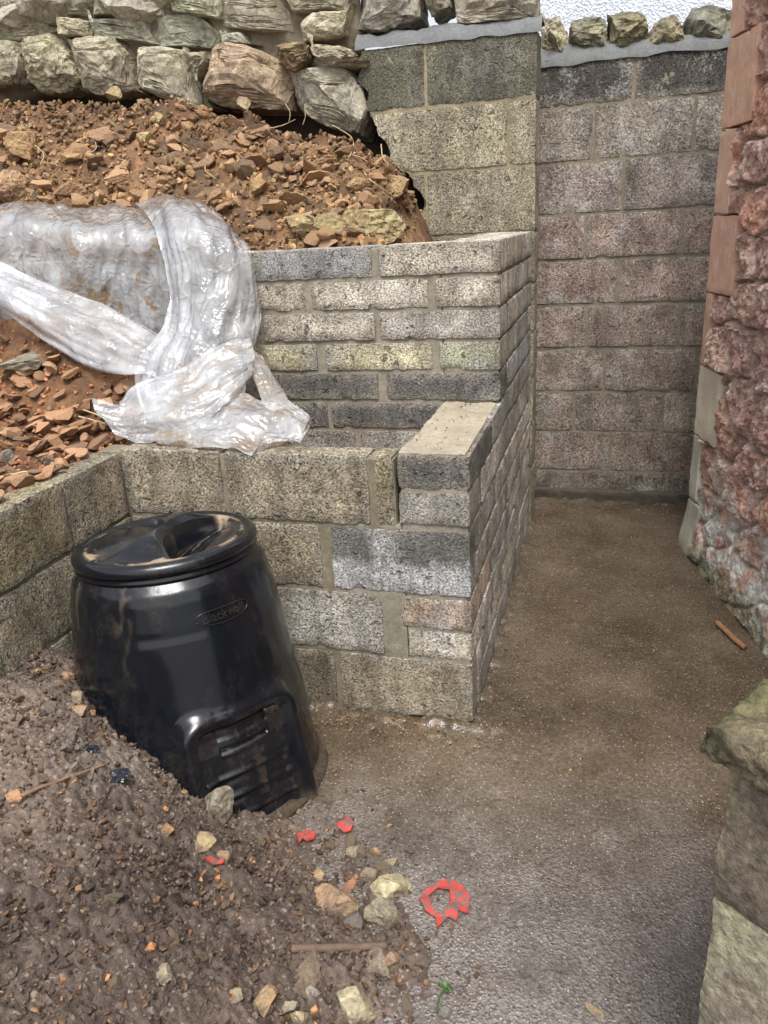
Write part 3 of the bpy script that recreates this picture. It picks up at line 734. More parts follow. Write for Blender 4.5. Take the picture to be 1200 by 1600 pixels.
cw = (coat*sstep(-.25, .2, pn(P3, 10, 83)+.35*pn(P3, 40, 84)))[..., None]; T = T*(1-cw)+np.array([1.35, 1.9, 2.2])*cw
gm = (sstep(.17, .04, ZZ+.05*pn(P3, 8, 91)))[..., None]*.75; T = T*(1-gm)+np.array([.42, .62, .45])*gm
att(mesh('rubble_face', W.reshape(-1, 3), gridF(UU.shape[0], nz), MAT['sandstone_rough'], tint=T.reshape(-1, 3), smooth=False), bld)
V, F = box_surface((.01, -2.2, 0), (3.38, -.21, 3.0), .5)
W = BA+V[:, :1]*Bd+V[:, 1:2]*Bn+V[:, 2:]*np.array([0, 0, 1])
att(mesh('wall_core', W, F, MAT['mortar_old'], tint=np.ones((len(W), 3))), bld)
V, F = block((.0, -2.2, -.02), (3.4, -.18, 3.02), .06, .01, .001, 77, .003)

# ------------------------------------------------------------------ near stone pier, bottom right
PC = np.array([.550, -1.129, 0]); Pa = np.array([.781, -.624, 0]); Pb = np.array([.523, .852, 0]); Pb = Pb-(Pb@Pa)*Pa; Pb /= np.linalg.norm(Pb)
pier = empty('stone_pier', tuple(PC)); tag(pier, 'near stone pier with lichen patches and a broken mossy capstone, cut by the right edge', 'pier', kind='thing')
def topier(V): return PC+V[:, :1]*Pa+V[:, 1:2]*Pb+V[:, 2:]*np.array([0, 0, 1])
for k, (z0, z1, t) in enumerate([(-.02, .13, (1, 1, 1)), (.135, .59, (1.3, 1.3, 1.2)), (.595, .823, (.80, .76, .68))]):
    V, F = block((0, 0, z0), (.50, .45, z1), .010, .006, .0025, 950+k, .006)
    W = topier(V); centred('pier_block', W, F, MAT['pier'], pier, np.array(t)*(1+.25*pn(W, 7, k))[:, None])
V, F = block((-.035, -.03, .828), (.54, .48, .893), .007, .022, .006, 960, .014)
ex = sstep(.09, .0, V[:, 1]+.0*V[:, 0])*0
mossy = sstep(.07, .0, np.minimum(V[:, 0]+.035, .48-V[:, 1])+.02*pn(V, 20, 5))*sstep(.83, .87, V[:, 2])
W = topier(V); W[:, 2] += .010*fbm(W, 16, 4, 9)
T = np.array([.70, .66, .50])*(1+.25*pn(W, 9, 6))[:, None]; T = T*(1-mossy[:, None]*.75)+np.array([.20, .22, .08])*mossy[:, None]*.75
centred('capstone', W, F, MAT['pier'], pier, T)

# ------------------------------------------------------------------ black compost bin
binr = empty('compost_bin', (-.765, -.372, -.02)); tag(binr, 'black plastic compost bin with a round lid, sunk into the soil beside the block wall', 'compost bin', kind='thing')
axv = Vector((-.05, .058, 1)).normalized()
binr.rotation_euler = Vector((0, 0, 1)).rotation_difference(axv).to_euler()
# body profile
PH = [0, .012, .03, .055, .25, .262, .285, .30, .55, .562, .585, .60, .665, .69, .707, .72, .735]
PR = [.356, .356, .350, .345, .3285, .3272, .3215, .3205, .290, .2885, .2825, .2815, .2705, .2630, .249, .239, .234]
HA = math.radians(-36)
def body_r(h): return np.interp(h, PH, PR)
nt_, nh = 240, 150
hh = np.linspace(0, .735, nh); tt = np.linspace(-math.pi, math.pi, nt_)
TT, HH = np.meshgrid(tt, hh, indexing='ij')
def hatch_r(TT, HH):
    a = (TT-HA+math.pi) % (2*math.pi)-math.pi
    r = body_r(HH); s_ = r*np.sin(a)                     # sideways distance from the hatch centre line
    hw = .196-.022*np.clip(HH/.4, 0, 1)
    dflat = .339-.033*HH/.36                             # flat-fronted housing
    plane = dflat/np.maximum(np.cos(a), .3)
    # housing mask: inside rounded outline, soft shoulder
    dx = hw-np.abs(s_); dz = .385-HH
    e_ = np.where((dx < .08) & (dz < .08), .08-np.sqrt(np.maximum(.08-dx, 0)**2+np.maximum(.08-dz, 0)**2), np.minimum(dx, dz))
    msk = sstep(-.006, .040, e_)*(np.cos(a) > .3)
    # a raised rolled surround with a recessed field inside
    bead = .015*np.exp(-((e_-.036)/.020)**2)
    return r*(1-msk)+np.maximum(plane, r)*msk+bead*msk-.010*sstep(.062, .075, e_)*msk, e_
R, E_ = hatch_r(TT, HH)
P = np.stack([R*np.cos(TT), R*np.sin(TT), HH], -1)
R = R+.0012*pn(P, 9, 3)
P = np.stack([R*np.cos(TT), R*np.sin(TT), HH], -1)
dust = .30*sstep(.70, .735, HH)*sstep(-.2, .4, pn(P, 30, 5))+.0*TT
dust = dust+.45*sstep(.06, .0, HH)+.30*np.exp(-((HH-.27)/.012)**2)*sstep(0, .5, pn(P, 12, 6))+.45*sstep(.22, .7, pn(P*np.array([1, 1, .2]), 9, 16))*sstep(-.1, .4, pn(P*np.array([1, 1, .3]), 60, 17))
F = gridF(nt_, nh)
body = mesh('body', P.reshape(-1, 3), F, MAT['bin'], binr, np.clip(dust, 0, 1).reshape(-1, 1)*np.ones(3))
# base flange
a = np.linspace(0, 2*math.pi, 121); pr = [(.350, .0), (.374, -.004), (.377, .010), (.358, .018), (.350, .03)]
V = np.array([[r_*math.cos(t), r_*math.sin(t), z] for t in a for r_, z in pr]); mesh('base_flange', V, gridF(121, 5), MAT['bin'], binr, np.full((len(V), 3), .45))
# lid: rolled rim, ridge handle between two scooped recesses
Rl = .252; zl = .735
rim = [(.226, -.002), (.240, -.020), (.247, -.018), (.250, -.010), (.243, -.006), (.2465, -.001), (.2515, .004), (.2535, .012), (.252, .021), (.246, .029), (.237, .033), (.228, .032), (.222, .029), (.219, .0275)]
rr_ = np.array([r_ for r_, z in rim]); rz_ = np.array([z for r_, z in rim])
inner = np.linspace(.217, .0, 95)
a = np.linspace(0, 2*math.pi, 241); prof_r = np.concatenate([rr_, inner]); prof_z = np.concatenate([rz_, np.full(95, np.nan)])
AA, RR = np.meshgrid(a, prof_r, indexing='ij')
X = RR*np.cos(AA); Y = RR*np.sin(AA)
ba = math.radians(-82); u = X*math.cos(ba)+Y*math.sin(ba); v = -X*math.sin(ba)+Y*math.cos(ba)   # u along the handle, v across
dome = .030+.020*(1-(RR/.217)**2)
barw = .018+1.5*u**2+.35*np.abs(u)**1.5
q = np.abs(v)-barw
inrim = sstep(.212, .188, RR)
scoop = sstep(-.004, .022, q)*inrim
ridge = .022*(1-sstep(-.03, .006, q))*sstep(.205, .10, RR)
depth_ = (.056*sstep(.21, .05, np.abs(v))+.012)*np.where(v > 0, 1.0, .42); barw = barw-.006*(v > 0)
floor_z = dome-depth_*(1-.45*sstep(.03, .19, np.abs(v)))
Zin = (dome+ridge)*(1-scoop)+floor_z*scoop
Zl = np.where(np.isnan(prof_z)[None, :], Zin, np.nan_to_num(prof_z)[None, :])
P = np.stack([X, Y, Zl+zl], -1)
ds = .85*np.exp(-((RR-.214)/.007)**2)*sstep(-.15, .35, pn(P, 12, 8)+.5*pn(P, 50, 9))
ds = ds+.9*sstep(.25, .42, pn(P, 8, 33)+.25*pn(P, 40, 34))*sstep(.17, .205, RR)*(RR < .216)+.25*sstep(.1, .5, pn(P, 14, 12))*scoop
lid = mesh('lid', P.reshape(-1, 3), gridF(241, len(prof_r)), MAT['bin'], binr, np.clip(ds, 0, 1).reshape(-1, 1)*np.ones(3))
# raised outline and scrawl of raised lettering in the right recess
def tube(pts, r, n=8, taper=None):
    pts = np.array(pts, float); k = len(pts); V = []
    d = np.gradient(pts, axis=0); d /= np.linalg.norm(d, axis=1)[:, None]+1e-9
    up = np.array([0, 0, 1.0]) if abs(d[:, 2]).mean() < .8 else np.array([1.0, 0, 0])
    s1 = np.cross(d, up); s1 /= np.linalg.norm(s1, axis=1)[:, None]+1e-9; s2 = np.cross(d, s1)
    for i in range(k):
        rad = r*(1 if taper is None else taper[i])
        for j in range(n):
            t = 2*math.pi*j/n; V.append(pts[i]+rad*(math.cos(t)*s1[i]+math.sin(t)*s2[i]))
    F = [[i*n+j, i*n+(j+1) % n, (i+1)*n+(j+1) % n, (i+1)*n+j] for i in range(k-1) for j in range(n)]
    V += [pts[0], pts[-1]]
    F += [[k*n, (j+1) % n, j, j] for j in range(n)] + [[k*n+1, (k-1)*n+j, (k-1)*n+(j+1) % n, (k-1)*n+(j+1) % n] for j in range(n)]
    return np.array(V), [tuple(dict.fromkeys(f)) for f in F]
def lidpt(uu_, vv_, dz=.0):
    RR0 = math.hypot(uu_, vv_); dm = .030+.020*(1-(RR0/.217)**2); dd = .052*float(sstep(.20, .05, abs(vv_)))+.012
    z = dm-dd*(1-.55*float(sstep(.03, .19, abs(vv_))))+zl+dz
    return [uu_*math.cos(ba)-vv_*math.sin(ba), uu_*math.sin(ba)+vv_*math.cos(ba), z]
def text_mesh(s_, size, name):
    c = bpy.data.curves.new(name, 'FONT'); c.body = s_; c.size = size; c.extrude = .0; c.align_x = 'CENTER'; c.align_y = 'CENTER'; c.resolution_u = 3
    o = bpy.data.objects.new(name, c); sc.collection.objects.link(o)
    dg = bpy.context.evaluated_depsgraph_get(); me = bpy.data.meshes.new_from_object(o.evaluated_get(dg))
    V = np.array([v_.co[:] for v_ in me.vertices]); F = [tuple(p.vertices) for p in me.polygons]
    bpy.data.objects.remove(o); bpy.data.meshes.remove(me); bpy.data.curves.remove(c)
    return V, F
def thick(V, F, mapf, t):
    """give flat lettering a thickness t; mapf(x,y,depth)->point"""
    n = len(V); top = [mapf(v_[0], v_[1], t) for v_ in V]; bot = [mapf(v_[0], v_[1], -.001) for v_ in V]
    from collections import Counter
    ec = Counter(); dirn = {}
    for f in F:
        for i in range(len(f)):
            e_ = (f[i], f[(i+1) % len(f)]); ec[tuple(sorted(e_))] += 1; dirn[tuple(sorted(e_))] = e_
    S = [(dirn[e_][1], dirn[e_][0], dirn[e_][0]+n, dirn[e_][1]+n) for e_, c in ec.items() if c == 1]
    return np.array(top+bot), list(F)+S
sgn = 1
vr = 1 if True else -1
for pts in ([(-.07, .055), (-.05, .06), (.05, .06), (.075, .05)], [(-.085, .075), (-.085, .14)], ):
    V, F = tube([lidpt(a_, b_*vr, .001) for a_, b_ in pts], .0022, 6); mesh('raised_rib', V, F, MAT['bin'], lid, np.full((len(V), 3), .35))
sq = [(-.055+.011*i+.004*math.sin(i*2.1), .10+.010*math.sin(i*1.9)+.006*math.cos(i*.8)) for i in range(0, 11)]
V, F = tube([lidpt(a_, b_*vr, .001) for a_, b_ in sq], .0018, 6); mesh('raised_lettering', V, F, MAT['bin'], lid, np.full((len(V), 3), .45))
# name plaque on the body
def onbody(x, y, d, h0=.612, a0=HA+.06, sl=0.0):
    h = h0+y; r_ = float(body_r(h))+d; t = a0+x/.272
    return [r_*math.cos(t), r_*math.sin(t), h]
V = []; n_ = 48
for i in range(n_):
    x = -.074+.148*i/(n_-1)
    hw = .0225*math.sqrt(max(0, 1-(abs(x)/.0745)**6))
    lo_ = -hw*(1-.35*(x/.074)**2); hi_ = hw*.72
    V.append((x, lo_, hi_))
ring = [(x, lo_) for x, lo_, hi_ in V]+[(x, hi_) for x, lo_, hi_ in V[::-1]]
Vt, Ft = tube([onbody(x, y, .001) for x, y in ring+[ring[0]]], .0016, 6)
pq = mesh('name_plaque', Vt, Ft, MAT['bin'], binr, np.full((len(Vt), 3), .16))
Vt, Ft = text_mesh("Blackwall", .034, 'lettering'); Vt[:, 0] *= .95
Vt, Ft = thick(Vt, Ft, lambda x, y, d: onbody(x, y-.002, d+.0005), .0028)
mesh('lettering', Vt, Ft, MAT['bin'], pq, np.full((len(Vt), 3), .22), False)
# hatch door: a ribbed panel lying in the housing
ns, nz_ = 90, 90
ss, zz_ = np.meshgrid(np.linspace(-.150, .150, ns), np.linspace(.012, .318, nz_), indexing='ij')
def hatch_pt(s_, h, d=0.0):
    hw = .196-.022*np.clip(h/.4, 0, 1); sw = s_*hw/.20
    dflat = np.maximum(.339-.033*h/.36, np.sqrt(np.maximum(body_r(h)**2-sw**2, 0)))-.0095+d
    return np.stack([dflat*math.cos(HA)-sw*math.sin(HA), dflat*math.sin(HA)+sw*math.cos(HA), h], -1)
# flat-front correction: the housing follows r = d/cos(a), so points at sideways s lie on the plane
rel = .004+.0*ss
notch = sstep(.006, .0, np.abs(np.abs(ss)-.085)-.003)*(zz_ > .255)
top = .318-.03*sstep(.075, .092, np.abs(ss))*0
for hc in (.185, .125, .065):
    cz = hc-.9*(ss**2)*.6
    rel = rel+.007*np.exp(-((zz_-cz)/.007)**2)*(np.abs(ss) < .135)-.003*np.exp(-((zz_-cz+.016)/.008)**2)
rel = rel-.012*sstep(.003, -.001, np.abs(zz_-.258)-.005)*(np.abs(ss) < .078)+.004*np.exp(-((zz_-.243)/.004)**2)*(np.abs(ss) < .078)
rel = rel+.003*np.exp(-((zz_-.218)/.003)**2)*(np.abs(ss-.01) < .028)
ed = np.minimum(.150-np.abs(ss), .318-zz_); rel = rel*sstep(0, .008, ed)-.004*(1-sstep(0, .006, ed))
lowm = (np.abs(ss) < .083) & (zz_ > .285); rel = np.where(lowm, -.006, rel)
P = hatch_pt(ss, zz_, rel+.006)
dd = .05+.22*sstep(-.1, .5, pn(np.stack([ss*2, zz_*.25, ss*0], -1), 22, 5))*sstep(-.2, .3, pn(P, 50, 7))
door = mesh('hatch', P.reshape(-1, 3), gridF(ns, nz_), MAT['bin'], binr, np.clip(dd, 0, 1).reshape(-1, 1)*np.ones(3))
for sx in (-1, 1):
    V, F = box_surface((sx*.118-.035, .256, 0), (sx*.118+.035, .300, .006), .006); V[:, 1] += .004*np.cos(V[:, 0]*30)
    W = hatch_pt(V[:, 0], V[:, 1], V[:, 2]+.007); mesh('catch', W, F, MAT['bin'], door, np.full((len(W), 3), .2))

# ------------------------------------------------------------------ earth bank and planter fill
def bankz(x, y):
    P = np.stack([x, y, x*0], -1)
    top = np.interp(x, [-3.2, -2.4, -1.6, -1.1, -.75, -.60, -.50, -.42], [2.20, 2.17, 2.09, 1.93, 1.86, 1.75, 1.52, 1.33])
    t = np.clip((y-.88)/.74, -.1, 1)
    z = 1.41+(top-1.41)*t**.78-.10*sstep(1.66, 1.9, y)
    return z+(.040*pn(P, 3.5, 3)+.030*pn(P, 8, 4)+.024*pn(P, 18, 14))*sstep(0, .15, t)+.004*pn(P, 9, 4)
nx, ny = 380, 150
X, Y = np.meshgrid(np.linspace(-4.2, -.215, nx), np.linspace(.87, 1.93, ny), indexing='ij')
P = np.stack([X, Y, bankz(X, Y)], -1); P[..., 2] = np.where((Y > 1.74) & (X > -.9), 1.3, P[..., 2]); f1, _, _ = worley(P, 17, 3)
P[..., 2] += (.45-f1)*.03+.012*fbm(P, 30, 3, 7)
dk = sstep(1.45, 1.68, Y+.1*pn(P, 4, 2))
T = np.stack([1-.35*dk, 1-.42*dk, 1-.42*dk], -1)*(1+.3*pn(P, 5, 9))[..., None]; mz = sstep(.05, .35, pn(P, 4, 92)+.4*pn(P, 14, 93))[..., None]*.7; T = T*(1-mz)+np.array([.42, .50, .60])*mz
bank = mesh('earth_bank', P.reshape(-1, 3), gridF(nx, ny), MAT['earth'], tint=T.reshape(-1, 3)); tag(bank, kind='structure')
def fillz(x, y):
    P = np.stack([x, y, x*0], -1)
    z = .875+.40*sstep(.02, .72, y)*sstep(-.80, -1.6, x)+.05*sstep(-1.15, -1.6, x)
    z = z-.19*sstep(-1.0, -.78, x)*sstep(.08, .14, y)
    z = np.where(y < .1, np.where(x < LW-.02, z, .8), z)
    return z+.014*pn(P, 5, 33)+.008*pn(P, 14, 34)
nx, ny = 300, 300
X, Y = np.meshgrid(np.linspace(-4.2, -.20, nx), np.linspace(-2.6, D1-.001, ny), indexing='ij')
Z = fillz(X, Y); Z = np.where((Y < .09) & (X > LW-.10), .2, Z); P = np.stack([X, Y, Z], -1); f1, _, _ = worley(P, 26, 8)
Z = Z+(.4-f1)*.014+.004*fbm(P, 45, 2, 3); P[..., 2] = Z
keep = ~((Y < .085) & (X > LW-.08)); F = gridF(nx, ny); kf = keep.reshape(-1)[F].all(1)
T = np.stack([.8+0*X, .72+0*X, .68+0*X], -1)*(1+.25*pn(P, 4, 5))[..., None]
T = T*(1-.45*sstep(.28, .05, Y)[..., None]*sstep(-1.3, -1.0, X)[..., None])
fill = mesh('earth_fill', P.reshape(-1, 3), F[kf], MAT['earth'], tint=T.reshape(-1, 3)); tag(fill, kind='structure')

# ------------------------------------------------------------------ loose stones
rs = np.random.RandomState(77)
def protos(name, n, seed, mat, flat=(.35, .8), level=3, rough=.05, nplanes=13, cut=(.42, .78)):
    out = []
    for k in range(n):
        s_ = (1, rs.uniform(.6, .95), rs.uniform(*flat))
        V, F = rock(seed+k, level, s_, nplanes, rough, cut)
        me_o = mesh(name, V, F, mat, smooth=False); me = me_o.data; bpy.data.objects.remove(me_o); out.append(me)
    return out
PR_bank = protos('rubble_rock', 12, 1000, MAT['rubble_rock'])
PR_or = protos('orange_rock', 10, 1100, MAT['orange_rock'], (.28, .6), nplanes=9, cut=(.32, .62))
PR_big = protos('bedded_rock', 8, 1250, MAT['rubble_rock'], (.35, .6), level=5, rough=.045, nplanes=14, cut=(.35, .7))
def place(me, name, x, y, z, s_, flatness=1.0, tilt=.6, label=None, cat='stone', group=None, rz=None):
    o = bpy.data.objects.new(name, me); sc.collection.objects.link(o); o.location = (x, y, z)
    o.scale = (s_, s_, s_*flatness); o.rotation_euler = (rs.uniform(-tilt, tilt), rs.uniform(-tilt, tilt), rs.uniform(0, 6.28) if rz is None else rz)
    tag(o, label, cat, group); return o
def visible(x, y, z, m_=20):
    p = project([[x, y, z]])[0]; return -m_ < p[0] < 1200+m_ and -m_ < p[1] < 1600+m_
# the bank: 230 single stones, the rest one mass of fragments
n = 0
while n < 200:
    x = rs.uniform(-2.9, -.53); y = rs.uniform(.90, 1.62); z = float(bankz(np.array([x]), np.array([y]))[0])
    if not visible(x, y, z): continue
    s_ = .018+.040*rs.rand()**2.0
    if y > 1.45: s_ = min(s_, .035)
    place(PR_bank[rs.randint(12)], 'rubble_rock', x, y, z+s_*.35, s_, 1, .7, 'rust brown broken stone lying in the earth bank below the rough stone wall', 'stone', 'broken stones in the earth bank'); n += 1
A = Acc(); SM = [rock(1300+k, 1, (1, .8, .6), 7, .0, (.35, .7)) for k in range(8)]
def rotm():
    q = rs.normal(size=4); q /= np.linalg.norm(q); a_, b_, c_, d_ = q
    return np.array([[1-2*(c_*c_+d_*d_), 2*(b_*c_-a_*d_), 2*(b_*d_+a_*c_)], [2*(b_*c_+a_*d_), 1-2*(b_*b_+d_*d_), 2*(c_*d_-a_*b_)], [2*(b_*d_-a_*c_), 2*(c_*d_+a_*b_), 1-2*(b_*b_+c_*c_)]])
def frag(A, x, y, z, s_, t):
    V, F = SM[rs.randint(8)]; A.add((V*s_)@rotm().T+np.array([x, y, z]), F, t)
xs = rs.uniform(-3.1, -.50, 6500); ys = rs.uniform(.88, 1.72, 6500); zs = bankz(xs, ys)
for x, y, z in zip(xs, ys, zs):
    b = rs.uniform(.35, 1.35)*(.75 if y > 1.5 else 1); s_ = .004+.021*rs.rand()**2.2
    wv = rs.rand()
    frag(A, x, y, z+s_*.5, s_, (b*(1.02 if wv < .6 else .9), b*(.95 if wv < .6 else .97), b*(.80 if wv < .6 else .88)))
MAT['frag'] = m_rock('frag', [(.13, .08, .05), (.32, .185, .095), (.46, .33, .19)], 20, .5, rnd=0, crack=False)
tag(A.build('stone_fragments', MAT['frag'], smooth=False), kind='stuff')
for k in range(55):
    for _ in range(40):
        x = rs.uniform(-2.7, -.62); y = rs.uniform(.93, 1.60); z = float(bankz(np.array([x]), np.array([y]))[0])
        if visible(x, y, z): break
    o = place(PR_big[k % 8], 'bedded_rock', x, y, z+.004, rs.uniform(.04, .10), 1, .5, 'larger ochre slab of rock half bedded in the earth bank', 'rock slab', 'slabs bedded in the earth bank', rz=rs.uniform(-.5, .5))
# the orange heap behind the low wall
n = 0
while n < 230:
    x = rs.uniform(-2.3, -.62); y = rs.uniform(-.8, .55)
    if x > LW-.06 and y < .12: continue
    if y > .35 and rs.rand() < .7: continue
    z = float(fillz(np.array([x]), np.array([y]))[0])
    if not visible(x, y, z): continue
    s_ = .018+.032*rs.rand()**1.3
    place(PR_or[rs.randint(10)], 'orange_rock', x, y, z+s_*(.3+.5*rs.rand()), s_, 1, .5, 'orange brown angular stone in the loose heap behind the low block wall', 'stone', 'orange stones heaped behind the low wall'); n += 1
A = Acc(); N = 3800; xs = rs.uniform(-2.6, -.45, N); ys = rs.uniform(-1.0, .62, N); zs = fillz(xs, ys)
for x, y, z in zip(xs, ys, zs):
    if x > LW-.05 and y < .11: continue
    b = rs.uniform(.6, 1.2)*(.5 if x > -.9 else 1); s_ = .004+.012*rs.rand()**2; frag(A, x, y, z+s_*.4, s_, (b*1.25, b*.85, b*.68))
tag(A.build('heap_fragments', MAT['frag'], smooth=False), kind='stuff')
A = Acc(); N = 4200; xs = rs.uniform(-1.15, .32, N); ys = rs.uniform(-1.9, -.05, N); S = bank_s(xs, ys); zs = soil_z(xs, ys)
CL = [rock(1400+k, 2, (1, .8, .6), 9, .20, (.3, .7), 9) for k in range(8)]
for x, y, z, s_b in zip(xs, ys, zs, S):
    if s_b < .02+.15*rs.rand(): continue
    s_ = .004+.011*rs.rand()**2.6; V, F = CL[rs.randint(8)]; b = rs.uniform(.6, 1.25); A.add((V*s_)@rotm().T+np.array([x, y, z+s_*.25]), F, (b, b*.98, b*.96))
N = 30000; xs = rs.uniform(-1.13, .34, N); ys = -1.95+1.9*rs.rand(N)**1.15; S = bank_s(xs, ys); zs = soil_z(xs, ys)
cm = pn(np.stack([xs, ys, xs*0], -1), 7, 66)
for x, y, z, s_b, c_ in zip(xs, ys, zs, S, cm):
    if s_b < .30*rs.rand()**2: continue
    s_ = (.0022+.0042*rs.rand()**1.6)*(1+.5*c_); b = rs.uniform(.30, 1.75); frag(A, x, y, z+rs.uniform(-.004, .009), s_, (b, b*.97, b*.93))
tag(A.build('soil_clods', MAT['soil'], smooth=False), kind='stuff')
# crumbs of soil and grit over the bank in front
A = Acc(); N = 9000; xs = rs.uniform(-1.15, .35, N); ys = rs.uniform(-1.9, -.03, N); S = bank_s(xs, ys); zs = soil_z(xs, ys); zp = path_z(xs, ys)
for x, y, z, s_b, zq in zip(xs, ys, zs, S, zp):
    if s_b < -.15 or (s_b < .05 and rs.rand() < .75): continue
    s_ = .0025+.011*rs.rand()**3.2; c = rs.rand(); b = rs.uniform(.35, 1.0)
    t = (b*.42, b*.40, b*.40) if c < .72 else ((b*.9, b*.85, b*.8) if c < .93 else (b*1.5, b*1.2, b*.9))
    frag(A, x, y, max(z if s_b > -.02 else zq, zq)+s_*.35, s_, t)
tag(A.build('soil_crumbs', MAT['frag'], smooth=False), kind='stuff')
A = Acc(); N = 1500; xs = rs.uniform(-.5, 1.05, N); ys = rs.uniform(-1.3, 2.1, N); zp = path_z(xs, ys)
for x, y, zq in zip(xs, ys, zp):
    if bank_s(np.array([x]), np.array([y]))[0] > .05 or (x < .02 and y > -.02): continue
    s_ = .0015+.0035*rs.rand()**3; b = rs.uniform(.4, 1.6); frag(A, x, y, zq+s_*.3, s_, (b, b*.95, b*.9))
for k in range(70):
    frag(A, rs.uniform(-.19, -.03), rs.uniform(.05, .64), .906, .0015+.004*rs.rand()**2, (.35, .33, .32) if k % 3 else (1.1, 1.05, .95))
for k in range(170):
    frag(A, rs.uniform(-.62, .10), rs.uniform(-.13, .0), .008, .002+.007*rs.rand()**2, (.9, .88, .85) if k % 2 else (.6, .55, .5))
for k in range(90):
    frag(A, rs.uniform(.01, .12), rs.uniform(.0, 1.8), .008, .002+.005*rs.rand()**2, (.7, .68, .66))
tag(A.build('grit', MAT['frag'], smooth=False), kind='stuff')

# ------------------------------------------------------------------ crumpled plastic sheet
def m_film():
    s = NT('plastic_film'); n = s.noise(7, 6, .7, dist=.5); f = s.noise(60, 5, .75); fw = s.noise(9, 4, .6)
    d = s.math('MULTIPLY', s.attr(), s.ramp(s.mix(.45, n, f), [(.40, 0.0), (.52, 1.0)]))
    c = s.mix(s.ramp(fw, [(.4, 0.0), (.65, .5)]), (.86, .89, .93), (.76, .79, .84))
    c = s.mix(s.math('MULTIPLY', d, .95), c, s.mix(1.0, (.30, .22, .14), s.ramp(f, [(.3, .6), (.7, 1.4)]), 'MULTIPLY'))
    wc = s.warp(12)
    cr1 = s.ramp(s.vor(11, 'DISTANCE_TO_EDGE', co=wc), [(0.0, 1.0), (.16, .25), (.5, 0.0)]); cr2 = s.vor(30, 'F1', co=wc)
    nrm = s.bump(cr1, .30, .010); nrm = s.bump(cr2, .14, .005, nrm)
    s.fin(c, s.math('ADD', s.math('MULTIPLY', d, .4), .13), nrm, Specular_IOR_Level=.5)
    tl = s.n('ShaderNodeBsdfTranslucent'); s.l(c, tl.inputs[0])
    tr = s.n('ShaderNodeBsdfTransparent'); tr.inputs[0].default_value = (.93, .95, .97, 1)
    m1 = s.n('ShaderNodeMixShader'); m1.inputs[0].default_value = .28; s.l(s.b.outputs[0], m1.inputs[1]); s.l(tl.outputs[0], m1.inputs[2])
    m2 = s.n('ShaderNodeMixShader'); s.l(s.math('ADD', s.ramp(fw, [(.38, .48), (.6, .28)]), s.math('MULTIPLY', d, .4)), m2.inputs[0])
    s.l(tr.outputs[0], m2.inputs[1]); s.l(m1.outputs[0], m2.inputs[2])
    gl = s.n('ShaderNodeBsdfGlossy'); gl.inputs['Roughness'].default_value = .17; s.l(nrm, gl.inputs['Normal'])
    fr = s.n('ShaderNodeFresnel'); fr.inputs['IOR'].default_value = 1.6; s.l(nrm, fr.inputs['Normal'])
    m3 = s.n('ShaderNodeMixShader'); s.l(s.math('MULTIPLY', fr.outputs[0], 1.2), m3.inputs[0]); s.l(m2.outputs[0], m3.inputs[1]); s.l(gl.outputs[0], m3.inputs[2]); s.l(m3.outputs[0], s.out.inputs[0])
    return s.m
MAT['film'] = m_film()
def cr(K, t):
    """Catmull-Rom along axis 0 of control array K at parameters t"""
    n = len(K); i = np.clip(np.floor(t).astype(int), 0, n-2); f = (t-i)[:, None, None]
    g = lambda j: K[np.clip(j, 0, n-1)]
    a, b, c, d = g(i-1), g(i), g(i+1), g(i+2)
    return .5*((2*b)+(-a+c)*f+(2*a-5*b+4*c-d)*f*f+(-a+3*b-3*c+d)*f**3)
